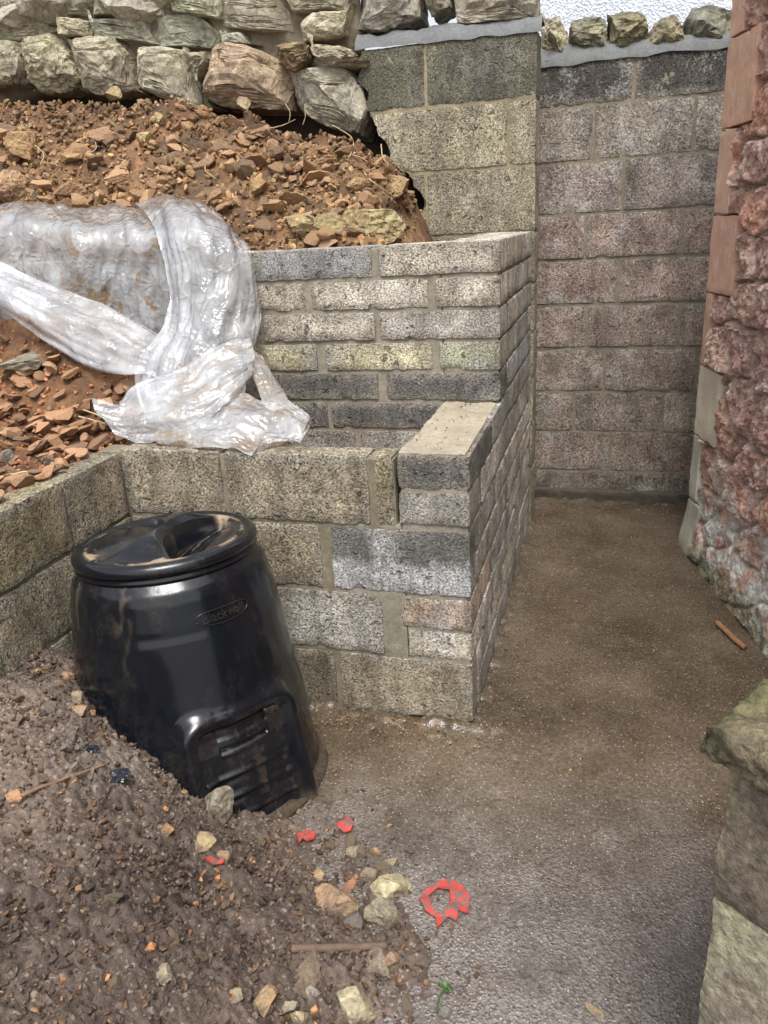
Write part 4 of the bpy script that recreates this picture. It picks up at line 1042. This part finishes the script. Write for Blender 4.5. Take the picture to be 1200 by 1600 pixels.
def patch(rows, nu, nv, slack=.10, seed=0, amp=.012, iters=120, folds=None, lo=None, fdir=(2, 12)):
    """rows of (px,py,y) control points -> crumpled film: the rest lengths are longer than the drape so it buckles"""
    K = np.array([[U(px, py, 1, y) for px, py, y in r] for r in rows])
    a = cr(K, np.linspace(0, len(K)-1, nu)); b = cr(a.transpose(1, 0, 2), np.linspace(0, K.shape[1]-1, nv)).transpose(1, 0, 2)
    P = b.copy()
    du = np.gradient(P, axis=0); dv = np.gradient(P, axis=1); N = np.cross(du, dv); N /= np.linalg.norm(N, axis=2)[..., None]+1e-9
    N *= -np.sign((N@FWD).mean())
    uu_, vv_ = np.meshgrid(np.linspace(0, 1, nu), np.linspace(0, 1, nv), indexing='ij')
    base = P.copy()
    rest = []
    offs = [(0, 1, 1.0), (1, 0, 1.0), (1, 1, 1.0), (1, -1, 1.0), (0, 3, .985), (3, 0, .985), (0, 8, .96), (8, 0, .96)]
    def sl(o):
        i, j = o
        A_ = (slice(0, nu-i), slice(max(0, -j), nv-max(0, j))); B_ = (slice(i, nu), slice(max(0, j), nv+min(0, j))); return A_, B_
    for i, j, k in offs:
        if i >= nu or abs(j) >= nv: rest.append(None); continue
        A_, B_ = sl((i, j)); rest.append(np.linalg.norm(base[B_]-base[A_], axis=-1)*(1+slack*.8)*k)
    fd = fdir
    Q = np.stack([uu_*fd[0]+.06*pn(base, 6, seed+2)*fd[0], vv_*fd[1]+.035*pn(base, 7, seed+3)*fd[1], uu_*0+seed], -1)
    fold = (1-2*np.abs(pn(Q, 1.0, seed)))+.55*(1-2*np.abs(pn(Q, 2.1, seed+1)))
    w1, w2, _ = worley(base+.01*np.stack([pn(base, 12, 1), pn(base, 12, 2), pn(base, 12, 3)], -1), 20, seed)
    w3, w4, _ = worley(base, 44, seed+9)
    w5, w6, _ = worley(base*np.array([1, 1, .6]), 8.5, seed+3)
    disp = 1.7*amp*(1.55*fold+.3*fbm(base, 8, 2, seed, .6)-1.5*np.minimum(w6-w5, .45)-.45*np.minimum(w2-w1, .4)+.8)
    if folds is not None: disp = disp+folds(uu_, vv_, base)
    P = base+N*disp[..., None]
    wgt = np.ones((nu, nv))
    for it in range(iters):
        acc = np.zeros_like(P); cnt = np.zeros((nu, nv, 1))
        for (i, j, k), r0 in zip(offs, rest):
            if r0 is None: continue
            A_, B_ = sl((i, j)); d = P[B_]-P[A_]; L = np.linalg.norm(d, axis=-1)+1e-9
            stiff = 1.0 if max(i, abs(j)) == 1 else .30
            # long links only push apart weakly (they stop fine pleating)
            c = (.5*stiff*(1-r0/L))[..., None]*d
            acc[A_] += c; acc[B_] -= c; cnt[A_] += stiff; cnt[B_] += stiff
        P = P+acc/cnt*1.1
        P = P+(base-P)*.012
        if lo is not None: P = lo(P)
    for _ in range(1):
        Q = P.copy(); Q[1:-1, 1:-1] = .5*P[1:-1, 1:-1]+.125*(P[2:, 1:-1]+P[:-2, 1:-1]+P[1:-1, 2:]+P[1:-1, :-2]); P = Q
    return P
def dirt_of(P, f):
    return np.clip(f, 0, 1).reshape(-1, 1)*np.ones(3)
A = Acc()
def keepfront(P):
    P = P.copy(); m_ = (P[..., 2] < 1.445) & (P[..., 1] > D1-.008); P[..., 1] = np.where(m_, D1-.008, P[..., 1]); return P
def addp(P, dirt):
    nu, nv = P.shape[:2]; A.add(P.reshape(-1, 3), gridF(nu, nv), dirt.reshape(-1, 1)*np.ones(3))
# A: the part drawn over the top of the wall and hanging down its face
pa = patch([[(-70, 352, 1.0), (0, 325, 1.0), (60, 322, 1.0), (120, 330, .98), (180, 326, .98), (235, 334, .98), (290, 326, .96), (335, 330, .95)],
            [(-70, 358, .84), (0, 330, .80), (60, 324, .82), (120, 334, .80), (180, 332, .80), (235, 338, .80), (290, 332, .80), (335, 340, .78)],
            [(-70, 385, .62), (0, 362, .60), (60, 352, .62), (120, 362, .58), (180, 366, .61), (235, 368, .60), (290, 366, .60), (335, 375, .6)],
            [(-70, 430, .60), (0, 410, .58), (60, 405, .60), (120, 410, .54), (180, 415, .60), (235, 420, .60), (290, 420, .58), (335, 425, .6)],
            [(-70, 470, .58), (0, 460, .56), (60, 465, .58), (120, 465, .54), (180, 470, .59), (235, 480, .60), (290, 480, .59), (335, 485, .6)],
            [(-70, 530, .56), (0, 500, .56), (60, 510, .56), (120, 520, .54), (180, 525, .58), (235, 530, .59), (290, 530, .60), (335, 530, .6)]],
           130, 230, .075, 1, .011, 70, fdir=(1.6, 17), folds= lambda u, v, b: .020*np.sin(v*38+3*np.sin(u*3)+2.5*pn(b, 4, 3))*sstep(.05, .4, u)+.012*np.sin(v*90+4*u+3*pn(b, 6, 9)), lo=keepfront)
da = sstep(-.15, .12, pn(pa*np.array([1, 1, .45]), 8, 60)+.5*pn(pa, 20, 61))*sstep(.10, .5, np.linspace(0, 1, 130))[:, None]*sstep(.25, .5, np.linspace(0, 1, 230))[None, :]
addp(pa, .20+1.1*da)
# B: the swag sweeping down from the left
pb = patch([[(-90, 418, .50), (-20, 408, .50), (50, 438, .50), (110, 460, .50), (165, 482, .49), (215, 505, .48), (260, 528, .45), (300, 552, .40)],
            [(-90, 428, .44), (-20, 428, .44), (50, 456, .44), (110, 480, .44), (165, 502, .42), (215, 524, .42), (255, 545, .40), (295, 565, .36)],
            [(-90, 445, .40), (-20, 448, .40), (50, 480, .40), (110, 508, .38), (165, 530, .37), (212, 548, .37), (250, 562, .36), (285, 580, .33)],
            [(-90, 465, .40), (-20, 466, .40), (50, 500, .38), (105, 535, .36), (155, 562, .34), (205, 570, .33), (242, 578, .33), (275, 592, .3)],
            [(-90, 480, .42), (-20, 470, .42), (45, 512, .40), (95, 550, .36), (145, 577, .33), (196, 588, .31), (232, 588, .31), (262, 600, .3)]],
           90, 210, .05, 2, .009, 70, fdir=(7, 1.6), folds= lambda u, v, b: .014*np.sin(u*17+2.2*np.sin(v*5)+1.5*pn(b, 5, 4))+.006*np.sin(u*40+5*v))
addp(pb, .05+.35*sstep(.2, .6, pn(pb, 5, 62)))
# C: the column that drops from the wall top
pc = patch([[(215, 330, .96), (245, 314, .96), (280, 312, .95), (312, 322, .93), (335, 345, .92), (345, 372, .90)],
            [(232, 338, .70), (262, 322, .68), (295, 326, .66), (330, 345, .66), (362, 372, .66), (386, 392, .64)],
            [(250, 375, .56), (275, 365, .54), (305, 368, .51), (340, 382, .52), (372, 400, .56), (394, 425, .62)],
            [(262, 425, .52), (288, 420, .49), (315, 422, .47), (348, 430, .48), (380, 450, .54), (402, 478, .60)],
            [(268, 475, .48), (290, 475, .45), (315, 478, .43), (342, 482, .43), (372, 500, .48), (402, 512, .54)],
            [(258, 520, .42), (280, 522, .40), (305, 525, .39), (332, 528, .39), (362, 535, .42), (392, 545, .50)],
            [(226, 562, .36), (255, 562, .34), (285, 566, .34), (312, 566, .34), (342, 570, .36), (376, 585, .44)],
            [(216, 602, .32), (246, 606, .29), (278, 606, .29), (305, 604, .30), (334, 602, .32), (380, 612, .4)],
            [(222, 645, .26), (250, 648, .25), (282, 645, .25), (308, 640, .26), (334, 632, .28), (372, 640, .32)]],
           240, 150, .085, 3, .013, 70, fdir=(2.5, 9), folds= lambda u, v, b: .014*np.sin(v*26+4*np.sin(u*4)+2*pn(b, 5, 7))+.006*np.sin(v*70+9*u), lo=keepfront)
addp(pc, .05+.7*sstep(.15, .5, pn(pc, 6, 63))*sstep(.6, .9, np.linspace(0, 1, 240))[:, None])
# D: the twisted lobe thrown forward at the bottom left
pd = patch([[(144, 628, .16), (188, 636, .18), (205, 612, .22), (250, 592, .25), (305, 566, .30), (355, 540, .38), (390, 532, .44)],
            [(146, 638, .12), (190, 646, .14), (225, 628, .17), (270, 610, .20), (315, 590, .25), (362, 565, .32), (396, 552, .40)],
            [(152, 650, .09), (192, 662, .11), (235, 650, .13), (282, 636, .16), (325, 615, .20), (366, 590, .27), (394, 570, .36)],
            [(166, 664, .08), (198, 678, .09), (240, 674, .10), (285, 662, .12), (330, 640, .17), (365, 610, .23), (388, 585, .32)],
            [(184, 678, .08), (212, 692, .08), (246, 692, .08), (290, 682, .10), (330, 660, .14), (358, 628, .2), (378, 600, .3)]],
           120, 220, .075, 4, .010, 70, fdir=(6, 3), folds= lambda u, v, b: .011*np.sin(u*13+3*v+2*pn(b, 6, 2))+.005*np.sin(u*34+7*v))
addp(pd, .05+.9*sstep(.05, .4, pn(pd, 6, 64)+.2)*sstep(.3, .5, np.linspace(0, 1, 220))[None, :]*.8)
# E: the muddy bundle lying on the wall top
pe = patch([[(292, 652, .24), (335, 630, .26), (375, 622, .26), (412, 632, .24), (450, 648, .22), (482, 655, .2)],
            [(262, 668, .15), (320, 652, .17), (370, 640, .18), (420, 650, .17), (462, 664, .15), (484, 668, .14)],
            [(245, 684, .08), (310, 672, .10), (365, 665, .11), (415, 672, .11), (452, 682, .10), (474, 688, .10)],
            [(250, 693, .06), (315, 690, .05), (362, 690, .05), (405, 696, .06), (440, 692, .08), (462, 696, .08)],
            [(280, 694, .06), (325, 702, .03), (366, 706, .005), (398, 714, -.012), (405, 704, .01), (402, 690, .05)]],
           110, 190, .11, 5, .012, 70, fdir=(5, 5), folds= lambda u, v, b: .010*np.sin(v*17+4*u+2*pn(b, 7, 2)))
addp(pe, .35+.75*sstep(-.1, .3, pn(pe, 6, 65)))
# F: tattered trailing strip at the right
pf = patch([[(362, 535, .46), (385, 545, .48), (408, 560, .50)], [(380, 565, .40), (402, 572, .42), (420, 582, .44)], [(398, 598, .34), (415, 596, .36), (434, 604, .38)],
            [(412, 632, .27), (430, 626, .29), (452, 628, .30)], [(432, 660, .18), (458, 652, .20), (482, 656, .2)], [(440, 692, .10), (466, 690, .1), (484, 664, .12)]],
           110, 36, .13, 6, .008, 70)
addp(pf, .55+.4*sstep(-.1, .3, pn(pf, 8, 66)))
pg = patch([[(330, 575, .46), (360, 572, .48), (382, 590, .50)], [(326, 600, .40), (358, 606, .40), (383, 614, .40)], [(322, 618, .34), (352, 616, .34), (380, 616, .36)]], 40, 60, .08, 7, .006, 90, folds=lambda u, v, b: .004*np.sin(u*40))
addp(pg, np.full(pg.shape[:2], .2))
sheet = A.build('plastic_sheet', MAT['film'])
tag(sheet, 'crumpled muddy translucent white plastic sheet draped over the block wall and heap', 'plastic sheet')

# ------------------------------------------------------------------ distinct stones and litter
def gpt(px, py, zf):
    """first point where the sight line of a photo pixel goes under the surface zf"""
    d = FWD*FPX+RGT*(px-600)-UPV*(py-800); d = d/np.linalg.norm(d); t = .8
    while t < 6:
        P = CAM+d*t
        if P[2] < zf(P[0], P[1]):
            for _ in range(8):
                P = P-d*.0015
                if P[2] > zf(P[0], P[1]): break
            return P
        t += .01
    return U(px, py, 1, 1.70) if py < 420 else U(px, py, 2, 0)
def stone(name, px, py, s_, asp, t, seed, mat, label, group=None, zf=top_z, sink=.35, rz=0., level=4, rough=.06, npl=11, cut=(.38, .7)):
    P = gpt(px, py, zf); V, F = rock(seed, level, (1, asp[0], asp[1]), npl, rough, cut)
    V = V*s_; c, s2 = math.cos(rz), math.sin(rz); V = V@np.array([[c, s2, 0], [-s2, c, 0], [0, 0, 1]])
    o = mesh(name, V, F, mat, tint=np.array(t), smooth=False, loc=(P[0], P[1], P[2]+s_*asp[1]*(.5-sink))); tag(o, label, 'stone', group); return o
MAT['loose'] = m_rock('loose', [(.19, .165, .13), (.36, .32, .25), (.56, .52, .43)], 22, .7, rnd=0, wet=.15, crack=False, dirt=.85, dirtcol=(.10, .07, .052))
L = MAT['loose']
S_ = [
 ('rock', 338, 1268, .062, (.8, .85), (1, 1, .95), 1, 'rough grey lump of stone leaning against the front of the black bin'),
 ('rock', 312, 1218, .026, (.8, .9), (1.2, .78, .6), 2, 'orange brown wedge of stone touching the bin hatch, above the grey lump'),
 ('rock', 315, 1322, .028, (.9, .7), (1.3, 1.1, .75), 3, 'yellowish stone just below the grey lump beside the bin'),
 ('rock', 260, 1298, .020, (.8, .7), (1.3, .85, .5), 4, 'small amber stone alone in the soil left of the grey lump'),
 ('rock', 345, 1338, .018, (.9, .6), (1.1, .8, .65), 5, 'small reddish stone by the red scrap left of centre'),
 ('rock', 622, 1388, .052, (.75, .55), (1.55, 1.5, 1.15), 6, 'pale cream stone next to the large red plastic fragment'),
 ('rock', 600, 1432, .050, (.85, .8), (1, .98, .88), 7, 'grey squarish stone below the pale cream stone'),
 ('rock', 516, 1412, .054, (.8, .75), (1.15, .85, .62), 8, 'large brown stone with a tan face, left of the grey squarish stone'),
 ('rock', 545, 1388, .024, (.8, .8), (1.15, .6, .42), 9, 'brick red pebble sitting above the large brown stone'),
 ('rock', 498, 1374, .025, (.6, .6), (1.35, 1.05, .78), 10, 'flat tan chip of stone upper left of the brick red pebble'),
 ('rock', 560, 1334, .026, (.7, .8), (1.0, 1.0, .85), 11, 'grey green stone at the top of the stone cluster'),
 ('rock', 584, 1332, .018, (.9, .8), (1.2, .85, .45), 12, 'ochre pebble beside the grey green stone at the cluster top'),
 ('rock', 608, 1350, .026, (.6, .5), (1.15, 1.02, .88), 13, 'flat beige stone right of the ochre pebble'),
 ('rock', 575, 1368, .036, (.9, .7), (.75, .70, .6), 14, 'dull brown crumbly stone in the middle of the cluster'),
 ('rock', 546, 1442, .028, (.8, .9), (.35, .35, .38), 15, 'blackish stone between the large brown and grey squarish stones'),
 ('rock', 612, 1502, .024, (.7, .9), (1.0, .75, .6), 16, 'brown upright stone right of the buried board'),
 ('rock', 590, 1512, .034, (.8, .6), (.9, .85, .78), 17, 'muddy grey stone just below the buried board'),
 ('rock', 560, 1585, .050, (.7, .8), (1.4, 1.35, 1.1), 18, 'pale pointed stone at the bottom edge near the middle'),
 ('rock', 408, 1570, .030, (.8, .8), (1.4, 1.05, .7), 19, 'tan pitted stone near the bottom edge left of the pale pointed stone'),
 ('rock', 366, 1554, .022, (.7, .5), (1.15, 1.12, .9), 20, 'small pale flat stone left of the tan pitted stone'),
 ('rock', 450, 1575, .028, (.5, .5), (1.0, 1.0, .85), 21, 'long greenish chip right of the tan pitted stone'),
 ('rock', 487, 1548, .022, (.7, .7), (1.15, 1.1, 1.2), 22, 'small lilac grey stone above the long greenish chip'),
 ('rock', 470, 1592, .022, (.8, .8), (1.3, 1.2, .9), 23, 'cream pebble at the bottom edge under the long greenish chip'),
 ('rock', 476, 1532, .045, (.8, .55), (.75, .62, .52), 24, 'mud covered brown stone left of the small lilac grey stone'),
 ('rock', 254, 1522, .020, (.8, .5), (1.1, 1.05, .9), 25, 'small pale stone alone on the lower left soil'),
 ('rock', 106, 1062, .024, (.9, .8), (1.25, .85, .62), 26, 'orange tan stone at the left foot of the bin, topmost of three'),
 ('rock', 120, 1090, .026, (.9, .7), (1.15, .95, .8), 27, 'buff stone at the left foot of the bin, middle of three'),
 ('rock', 122, 1116, .026, (.9, .5), (1.2, .88, .68), 28, 'tan flat stone at the left foot of the bin, lowest of three'),
 ('rock', 76, 1106, .026, (.8, .6), (.45, .45, .47), 29, 'dark grey stone left of the three stones by the bin'),
 ('rock', 510, 1252, .026, (.8, .9), (.5, .47, .42), 30, 'dark muddy stone at the right foot of the bin'),
 ('rock', 698, 1585, .016, (.8, .8), (.6, .65, .72), 31, 'blue grey pebble below the green sprig'),
 ('rock', 930, 1580, .020, (.6, .4), (1.2, 1.05, .7), 32, 'yellowish chip alone on the wet path at the bottom edge'),
 ('rock', 24, 1250, .020, (.6, .8), (1.4, .85, .55), 33, 'orange chip at the left end of the long twig'),
 ('rock', 738, 1338, .008, (.8, .6), (1.2, 1.1, .9), 34, 'tiny buff chip on the path above the large red fragment'),
]
for k, (nm, px, py, s_, asp, t, sd_, lab) in enumerate(S_):
    stone(nm, px, py, s_*1.12, asp, tuple(np.array(t)*.88), 2000+sd_*7, L, lab, rz=k*1.3, sink=.42)
MUD = []
for k in range(8):
    V, F = rock(2300+k, 3, (1, .75, .6), 11, .06, (.38, .72)); o = mesh('muddy_stone', V, F, L, tint=np.array((.62, .52, .44)), smooth=False); MUD.append(o.data); bpy.data.objects.remove(o)
n = 0
while n < 60:
    if n < 34: px, py = rs.uniform(455, 665), rs.uniform(1320, 1600)
    elif n < 46: px, py = rs.uniform(290, 520), rs.uniform(1240, 1330)
    else: px, py = rs.uniform(10, 460), rs.uniform(1090, 1590)
    if 100 < px < 500 and py < 1240: continue
    P = gpt(px, py, top_z); s_ = .007+.020*rs.rand()**1.6
    place(MUD[n % 8], 'muddy_stone', P[0], P[1], P[2]+s_*.1, s_, 1, .6, 'muddy brown stone half sunk in the loose soil in front', 'stone', 'muddy stones in the front soil'); n += 1
bzf = lambda x, y: float(bankz(np.array([x]), np.array([y]))[0]) if .87 < y < 1.9 and x < -.45 else (1.455 if D1 < y <= .87 and x < -.2 else -9)
fzf = lambda x, y: float(fillz(np.array([x]), np.array([y]))[0]) if y < .66 and x < -.25 and not (y < .1 and x > LW-.1) else (.89 if 0 < y < .11 and x < 0 else -9)
BK = [
 (590, 352, .20, (.7, .5), (1.0, .98, .72), 41, 'large mossy grey boulder on the earth bank right above the wall end', .45),
 (478, 356, .12, (.6, .5), (.95, .88, .62), 42, 'cracked olive brown stone left of the large mossy boulder', .3),
 (38, 235, .115, (.8, .8), (.98, .72, .48), 43, 'big ochre brown boulder in the earth bank at the left edge', .3),
 (12, 302, .11, (.8, .8), (1.0, .72, .62), 44, 'reddish boulder at the left edge just above the plastic sheet', .3),
 (170, 202, .075, (.6, .45), (.8, .62, .42), 45, 'flat brown stone in the upper left of the earth bank', .2),
 (228, 220, .052, (.8, .7), (1.2, 1.12, .82), 46, 'pale cream stone in the upper part of the earth bank', .1),
 (180, 152, .042, (.9, .9), (1.05, .95, .72), 47, 'rounded tan stone directly under the large boulders', .0),
 (250, 192, .050, (.7, .7), (1.0, .92, .65), 48, 'buff stone above the pale cream stone on the bank', .1),
 (110, 252, .055, (.7, .6), (.95, .68, .45), 49, 'orange brown block in the bank right of the big ochre boulder', .1),
 (555, 292, .065, (.7, .6), (.95, .70, .5), 50, 'brown sloping stone above the large mossy boulder', .2),
 (620, 295, .10, (.7, .6), (.95, .72, .52), 51, 'sandy brown stone tucked under the broken block wall edge', .3),
 (385, 170, .042, (.7, .9), (1.0, .92, .8), 52, 'small pale wedge stone beneath the reddish boulder of the wall', .0),
 (520, 350, .09, (.6, .5), (.9, .84, .6), 53, 'split olive stone between the cracked stone and mossy boulder', .3),
 (400, 300, .06, (.7, .6), (.9, .66, .45), 54, 'rusty stone in the middle of the earth bank', .1),
 (282, 265, .055, (.7, .6), (.88, .68, .48), 55, 'brown stone left of centre on the earth bank', .1)]
MAT['bank_stone'] = m_rock('bank_stone', [(.17, .12, .08), (.34, .27, .19), (.50, .44, .33)], 12, .7, moss=.35, mosscol=(.17, .17, .045), rnd=0)
for px, py, s_, asp, t, sd_, lab, sk in BK:
    stone('boulder', px, py, s_, asp, t, 2500+sd_*3, MAT['bank_stone'], lab, zf=bzf, sink=sk, rz=sd_*.9, level=5, rough=.05)
stone('flat_stone', 38, 570, .13, (.8, .3), (.85, .9, .85), 2700, L, 'flat grey green stone bedded in the earth left of the orange heap', zf=fzf, sink=.35)
stone('rock', 16, 722, .028, (.8, .9), (.6, .66, .72), 2703, L, 'blue grey stone at the left edge of the orange heap', zf=fzf, sink=.0)
stone('rock', 82, 728, .040, (.8, .7), (.48, .42, .44), 2706, L, 'dark purple brown lump on the low wall corner', zf=fzf, sink=.0)
# red plastic fragments
def m_simple(name, c, r, bump=.2, dirt=None, scale=30):
    s = NT(name); n = s.noise(scale, 5, .7); cc = s.mix(1.0, c, s.ramp(n, [(.3, .75), (.7, 1.2)]), 'MULTIPLY')
    if dirt: cc = s.mix(s.ramp(s.noise(scale*1.3, 6, .8), [(dirt, 0.0), (dirt+.06, 1.0)]), cc, (.13, .10, .085))
    return s.fin(cc, r, s.bump(n, bump, .004))
MAT['red'] = m_simple('red_plastic', (.50, .048, .038), .42, .5, .48, 45)
def shard(name, poly, label, zoff=.006, th=.004, curl=.006, hole=None):
    c = np.mean([p for p in poly], 0); P0 = [gpt(px, py, top_z) for px, py in poly]
    bm = bmesh.new(); vs = [bm.verts.new(tuple(p+np.array([0, 0, zoff]))) for p in P0]; f = bm.faces.new(vs)
    if hole:
        bm.faces.remove(f); hv = [bm.verts.new(tuple(gpt(px, py, top_z)+np.array([0, 0, zoff+.001]))) for px, py in hole]
        es = [bm.edges.new((vs[i], vs[(i+1) % len(vs)])) if not bm.edges.get((vs[i], vs[(i+1) % len(vs)])) else bm.edges.get((vs[i], vs[(i+1) % len(vs)])) for i in range(len(vs))]
        es += [bm.edges.new((hv[i], hv[(i+1) % len(hv)])) for i in range(len(hv))]
        bmesh.ops.triangle_fill(bm, use_beauty=True, edges=es)
    else: bmesh.ops.triangulate(bm, faces=bm.faces[:])
    bmesh.ops.subdivide_edges(bm, edges=bm.edges[:], cuts=2, use_grid_fill=True)
    for v_ in bm.verts:
        n_ = float(pn(np.array([[v_.co.x, v_.co.y, 0]]), 25, 4)[0]); v_.co.z += curl*n_
    me = bpy.data.meshes.new(name); bm.normal_update(); bm.to_mesh(me); bm.free(); me.materials.append(MAT['red'])
    o = bpy.data.objects.new(name, me); sc.collection.objects.link(o)
    m_ = o.modifiers.new('thick', 'SOLIDIFY'); m_.thickness = th; m_.offset = 0
    tag(o, label, 'plastic scrap'); return o
shard('red_fragment', [(655, 1408), (668, 1388), (700, 1377), (722, 1386), (734, 1406), (732, 1430), (716, 1424), (714, 1442), (700, 1436), (684, 1454), (680, 1436), (664, 1426)],
      'large jagged red plastic fragment lying on the path edge', .008, hole=[(670, 1402), (684, 1391), (702, 1394), (704, 1410), (698, 1424), (686, 1432), (674, 1420)])
shard('red_fragment', [(528, 1291), (540, 1287), (545, 1282), (553, 1292), (548, 1302), (538, 1306), (529, 1299)], 'small red plastic fragment nearest the path, right of the bin foot', .010)
shard('red_fragment', [(464, 1312), (478, 1303), (492, 1304), (492, 1316), (480, 1320), (474, 1316), (468, 1322)], 'small red plastic fragment in the soil below the bin', .012)
shard('red_fragment', [(322, 1350), (332, 1346), (340, 1352), (352, 1350), (350, 1358), (334, 1360)], 'tiny red plastic scrap furthest left in the soil', .016)
# twigs, pipe and board
MAT['twig'] = m_simple('twig', (.20, .12, .07), .75, .5); MAT['straw'] = m_simple('straw', (.42, .32, .19), .8, .4)
MAT['wood'] = m_simple('old_wood', (.13, .085, .06), .8, .8); MAT['copper'] = m_simple('copper', (.30, .145, .07), .5, .6)
def stick(name, pts, r, mat, label, cat='twig', zf=top_z, lift=.006, group=None, taper=True):
    P = np.array([gpt(px, py, zf)+np.array([0, 0, lift]) for px, py in pts]); K = P[:, None, :]
    Q = cr(K, np.linspace(0, len(P)-1, 24))[:, 0]; Q = Q+.002*np.stack([pn(Q, 40, 1), pn(Q, 40, 2), pn(Q, 40, 3)], -1)
    V, F = tube(Q, r, 7, np.linspace(1.1, .6, 24) if taper else None); o = mesh(name, V, F, mat); tag(o, label, cat, group); return o
stick('twig', [(36, 1250), (90, 1228), (130, 1214), (165, 1202)], .0042, MAT['twig'], 'long brown twig lying on the soil left of the bin', lift=.012)
o = stick('pipe_offcut', [(1120, 977), (1134, 990), (1148, 1004), (1163, 1016)], .011, MAT['copper'], 'short orange brown round offcut on the path by the building foot', 'offcut', lift=.012, taper=False)
stick('board', [(455, 1484), (510, 1483), (560, 1482), (603, 1480)], .009, MAT['wood'], 'thin dark wooden slat half buried in the soil', 'board', lift=.004, taper=False)
stick('root', [(300, 668), (330, 673), (370, 680)], .003, MAT['straw'], 'pale straw stem poking from under the plastic at its left lobe', zf=fzf, lift=.03)
stick('root', [(122, 650), (150, 660), (172, 670)], .003, MAT['straw'], 'upper of two pale stems left of the plastic lobe', zf=fzf, lift=.03)
stick('root', [(125, 662), (150, 668), (176, 676)], .003, MAT['straw'], 'lower of two pale stems left of the plastic lobe', zf=fzf, lift=.025)
stick('root', [(0, 756), (22, 752), (44, 748), (46, 760)], .0045, MAT['straw'], 'thick pale root curling over the low wall corner', zf=fzf, lift=.02)
for k, pts in enumerate([[(520, 205), (548, 222), (553, 240), (545, 256)], [(534, 250), (560, 254), (575, 262)], [(596, 235), (600, 258), (622, 278), (640, 292)], [(570, 280), (585, 296), (610, 312), (618, 320)],
                         [(446, 170), (454, 185), (452, 200)], [(420, 210), (440, 206), (462, 196)], [(476, 172), (478, 190), (474, 205)], [(625, 285), (632, 298), (630, 306)], [(325, 255), (322, 275), (340, 290)], [(55, 235), (70, 250), (64, 268)], [(148, 225), (152, 240), (140, 250)]]):
    stick('root', pts, .0026, MAT['straw'], 'thin pale root hanging out of the earth bank under the stone wall', 'root', zf=bzf, lift=.025, group='roots in the earth bank')
# small weeds
MAT['leaf'] = m_simple('leaf', (.05, .115, .025), .5, .2)
def weed(name, px, py, n_, s_, label, zf, upr=.5, group=None):
    P = gpt(px, py, zf); V = []; F = []
    for k in range(n_):
        a = rs.uniform(0, 6.28); e_ = rs.uniform(.1, 1.2)*upr; L_ = s_*rs.uniform(.6, 1.2); wd = L_*.28
        d = np.array([math.cos(a)*math.cos(e_), math.sin(a)*math.cos(e_), math.sin(e_)]); sd2 = np.array([-math.sin(a), math.cos(a), 0]); b = P+np.array([rs.uniform(-1, 1), rs.uniform(-1, 1), 0])*s_*.5+np.array([0, 0, s_*rs.uniform(.3, 1)])
        i = len(V); V += [b, b+d*L_*.5+sd2*wd+np.array([0, 0, .1*L_]), b+d*L_, b+d*L_*.5-sd2*wd+np.array([0, 0, .1*L_])]; F += [(i, i+1, i+2), (i, i+2, i+3)]
    for k in range(3):
        i = len(V); b = P+np.array([rs.uniform(-1, 1), rs.uniform(-1, 1), 0])*s_*.3; V += [b, b+np.array([.0012, 0, 0]), b+np.array([0, 0, s_])]; F.append((i, i+1, i+2))
    o = mesh(name, np.array(V), F, MAT['leaf']); tag(o, label, 'weed', group)
for px, py, n_ in [(278, 228, 26), (54, 143, 10), (106, 172, 10), (404, 72, 8), (482, 96, 9), (432, 242, 10), (395, 278, 12), (358, 206, 9), (648, 328, 16), (592, 312, 9), (508, 338, 9), (585, 308, 8), (545, 296, 7)]:
    if py < 100: continue
    weed('weed', px, py, n_, .011, 'tiny bright green seedling growing among the stones of the bank', bzf, .8, 'seedlings on the earth bank')
P0 = gpt(685, 1575, top_z)
stick('sprig', [(682, 1585), (688, 1562), (697, 1545)], .002, MAT['leaf'], 'small green sprig standing at the path edge near the bottom', 'sprig', lift=.012)
weed('sprig', 698, 1548, 16, .013, 'feathery green leaf tip of the sprig near the bottom edge', top_z, .6)
# black film scraps in the soil
MAT['scrap'] = m_simple('black_film', (.02, .022, .028), .2, .6)
for px, py, s_, lab in [(142, 1172, .020, 'small crumpled shiny grey blue film scrap in the soil'), (182, 1212, .026, 'torn black film scrap below the grey blue one'), (40, 1010, .0, '')]:
    if not s_: continue
    P = gpt(px, py, top_z); V, F = rock(3000+px, 4, (1, .7, .5), 10, .20, (.3, .7), 9); V = V*s_
    o = mesh('film_scrap', V, F, MAT['scrap'], smooth=False, loc=(P[0], P[1], P[2]+s_*.2)); tag(o, lab, 'film scrap')
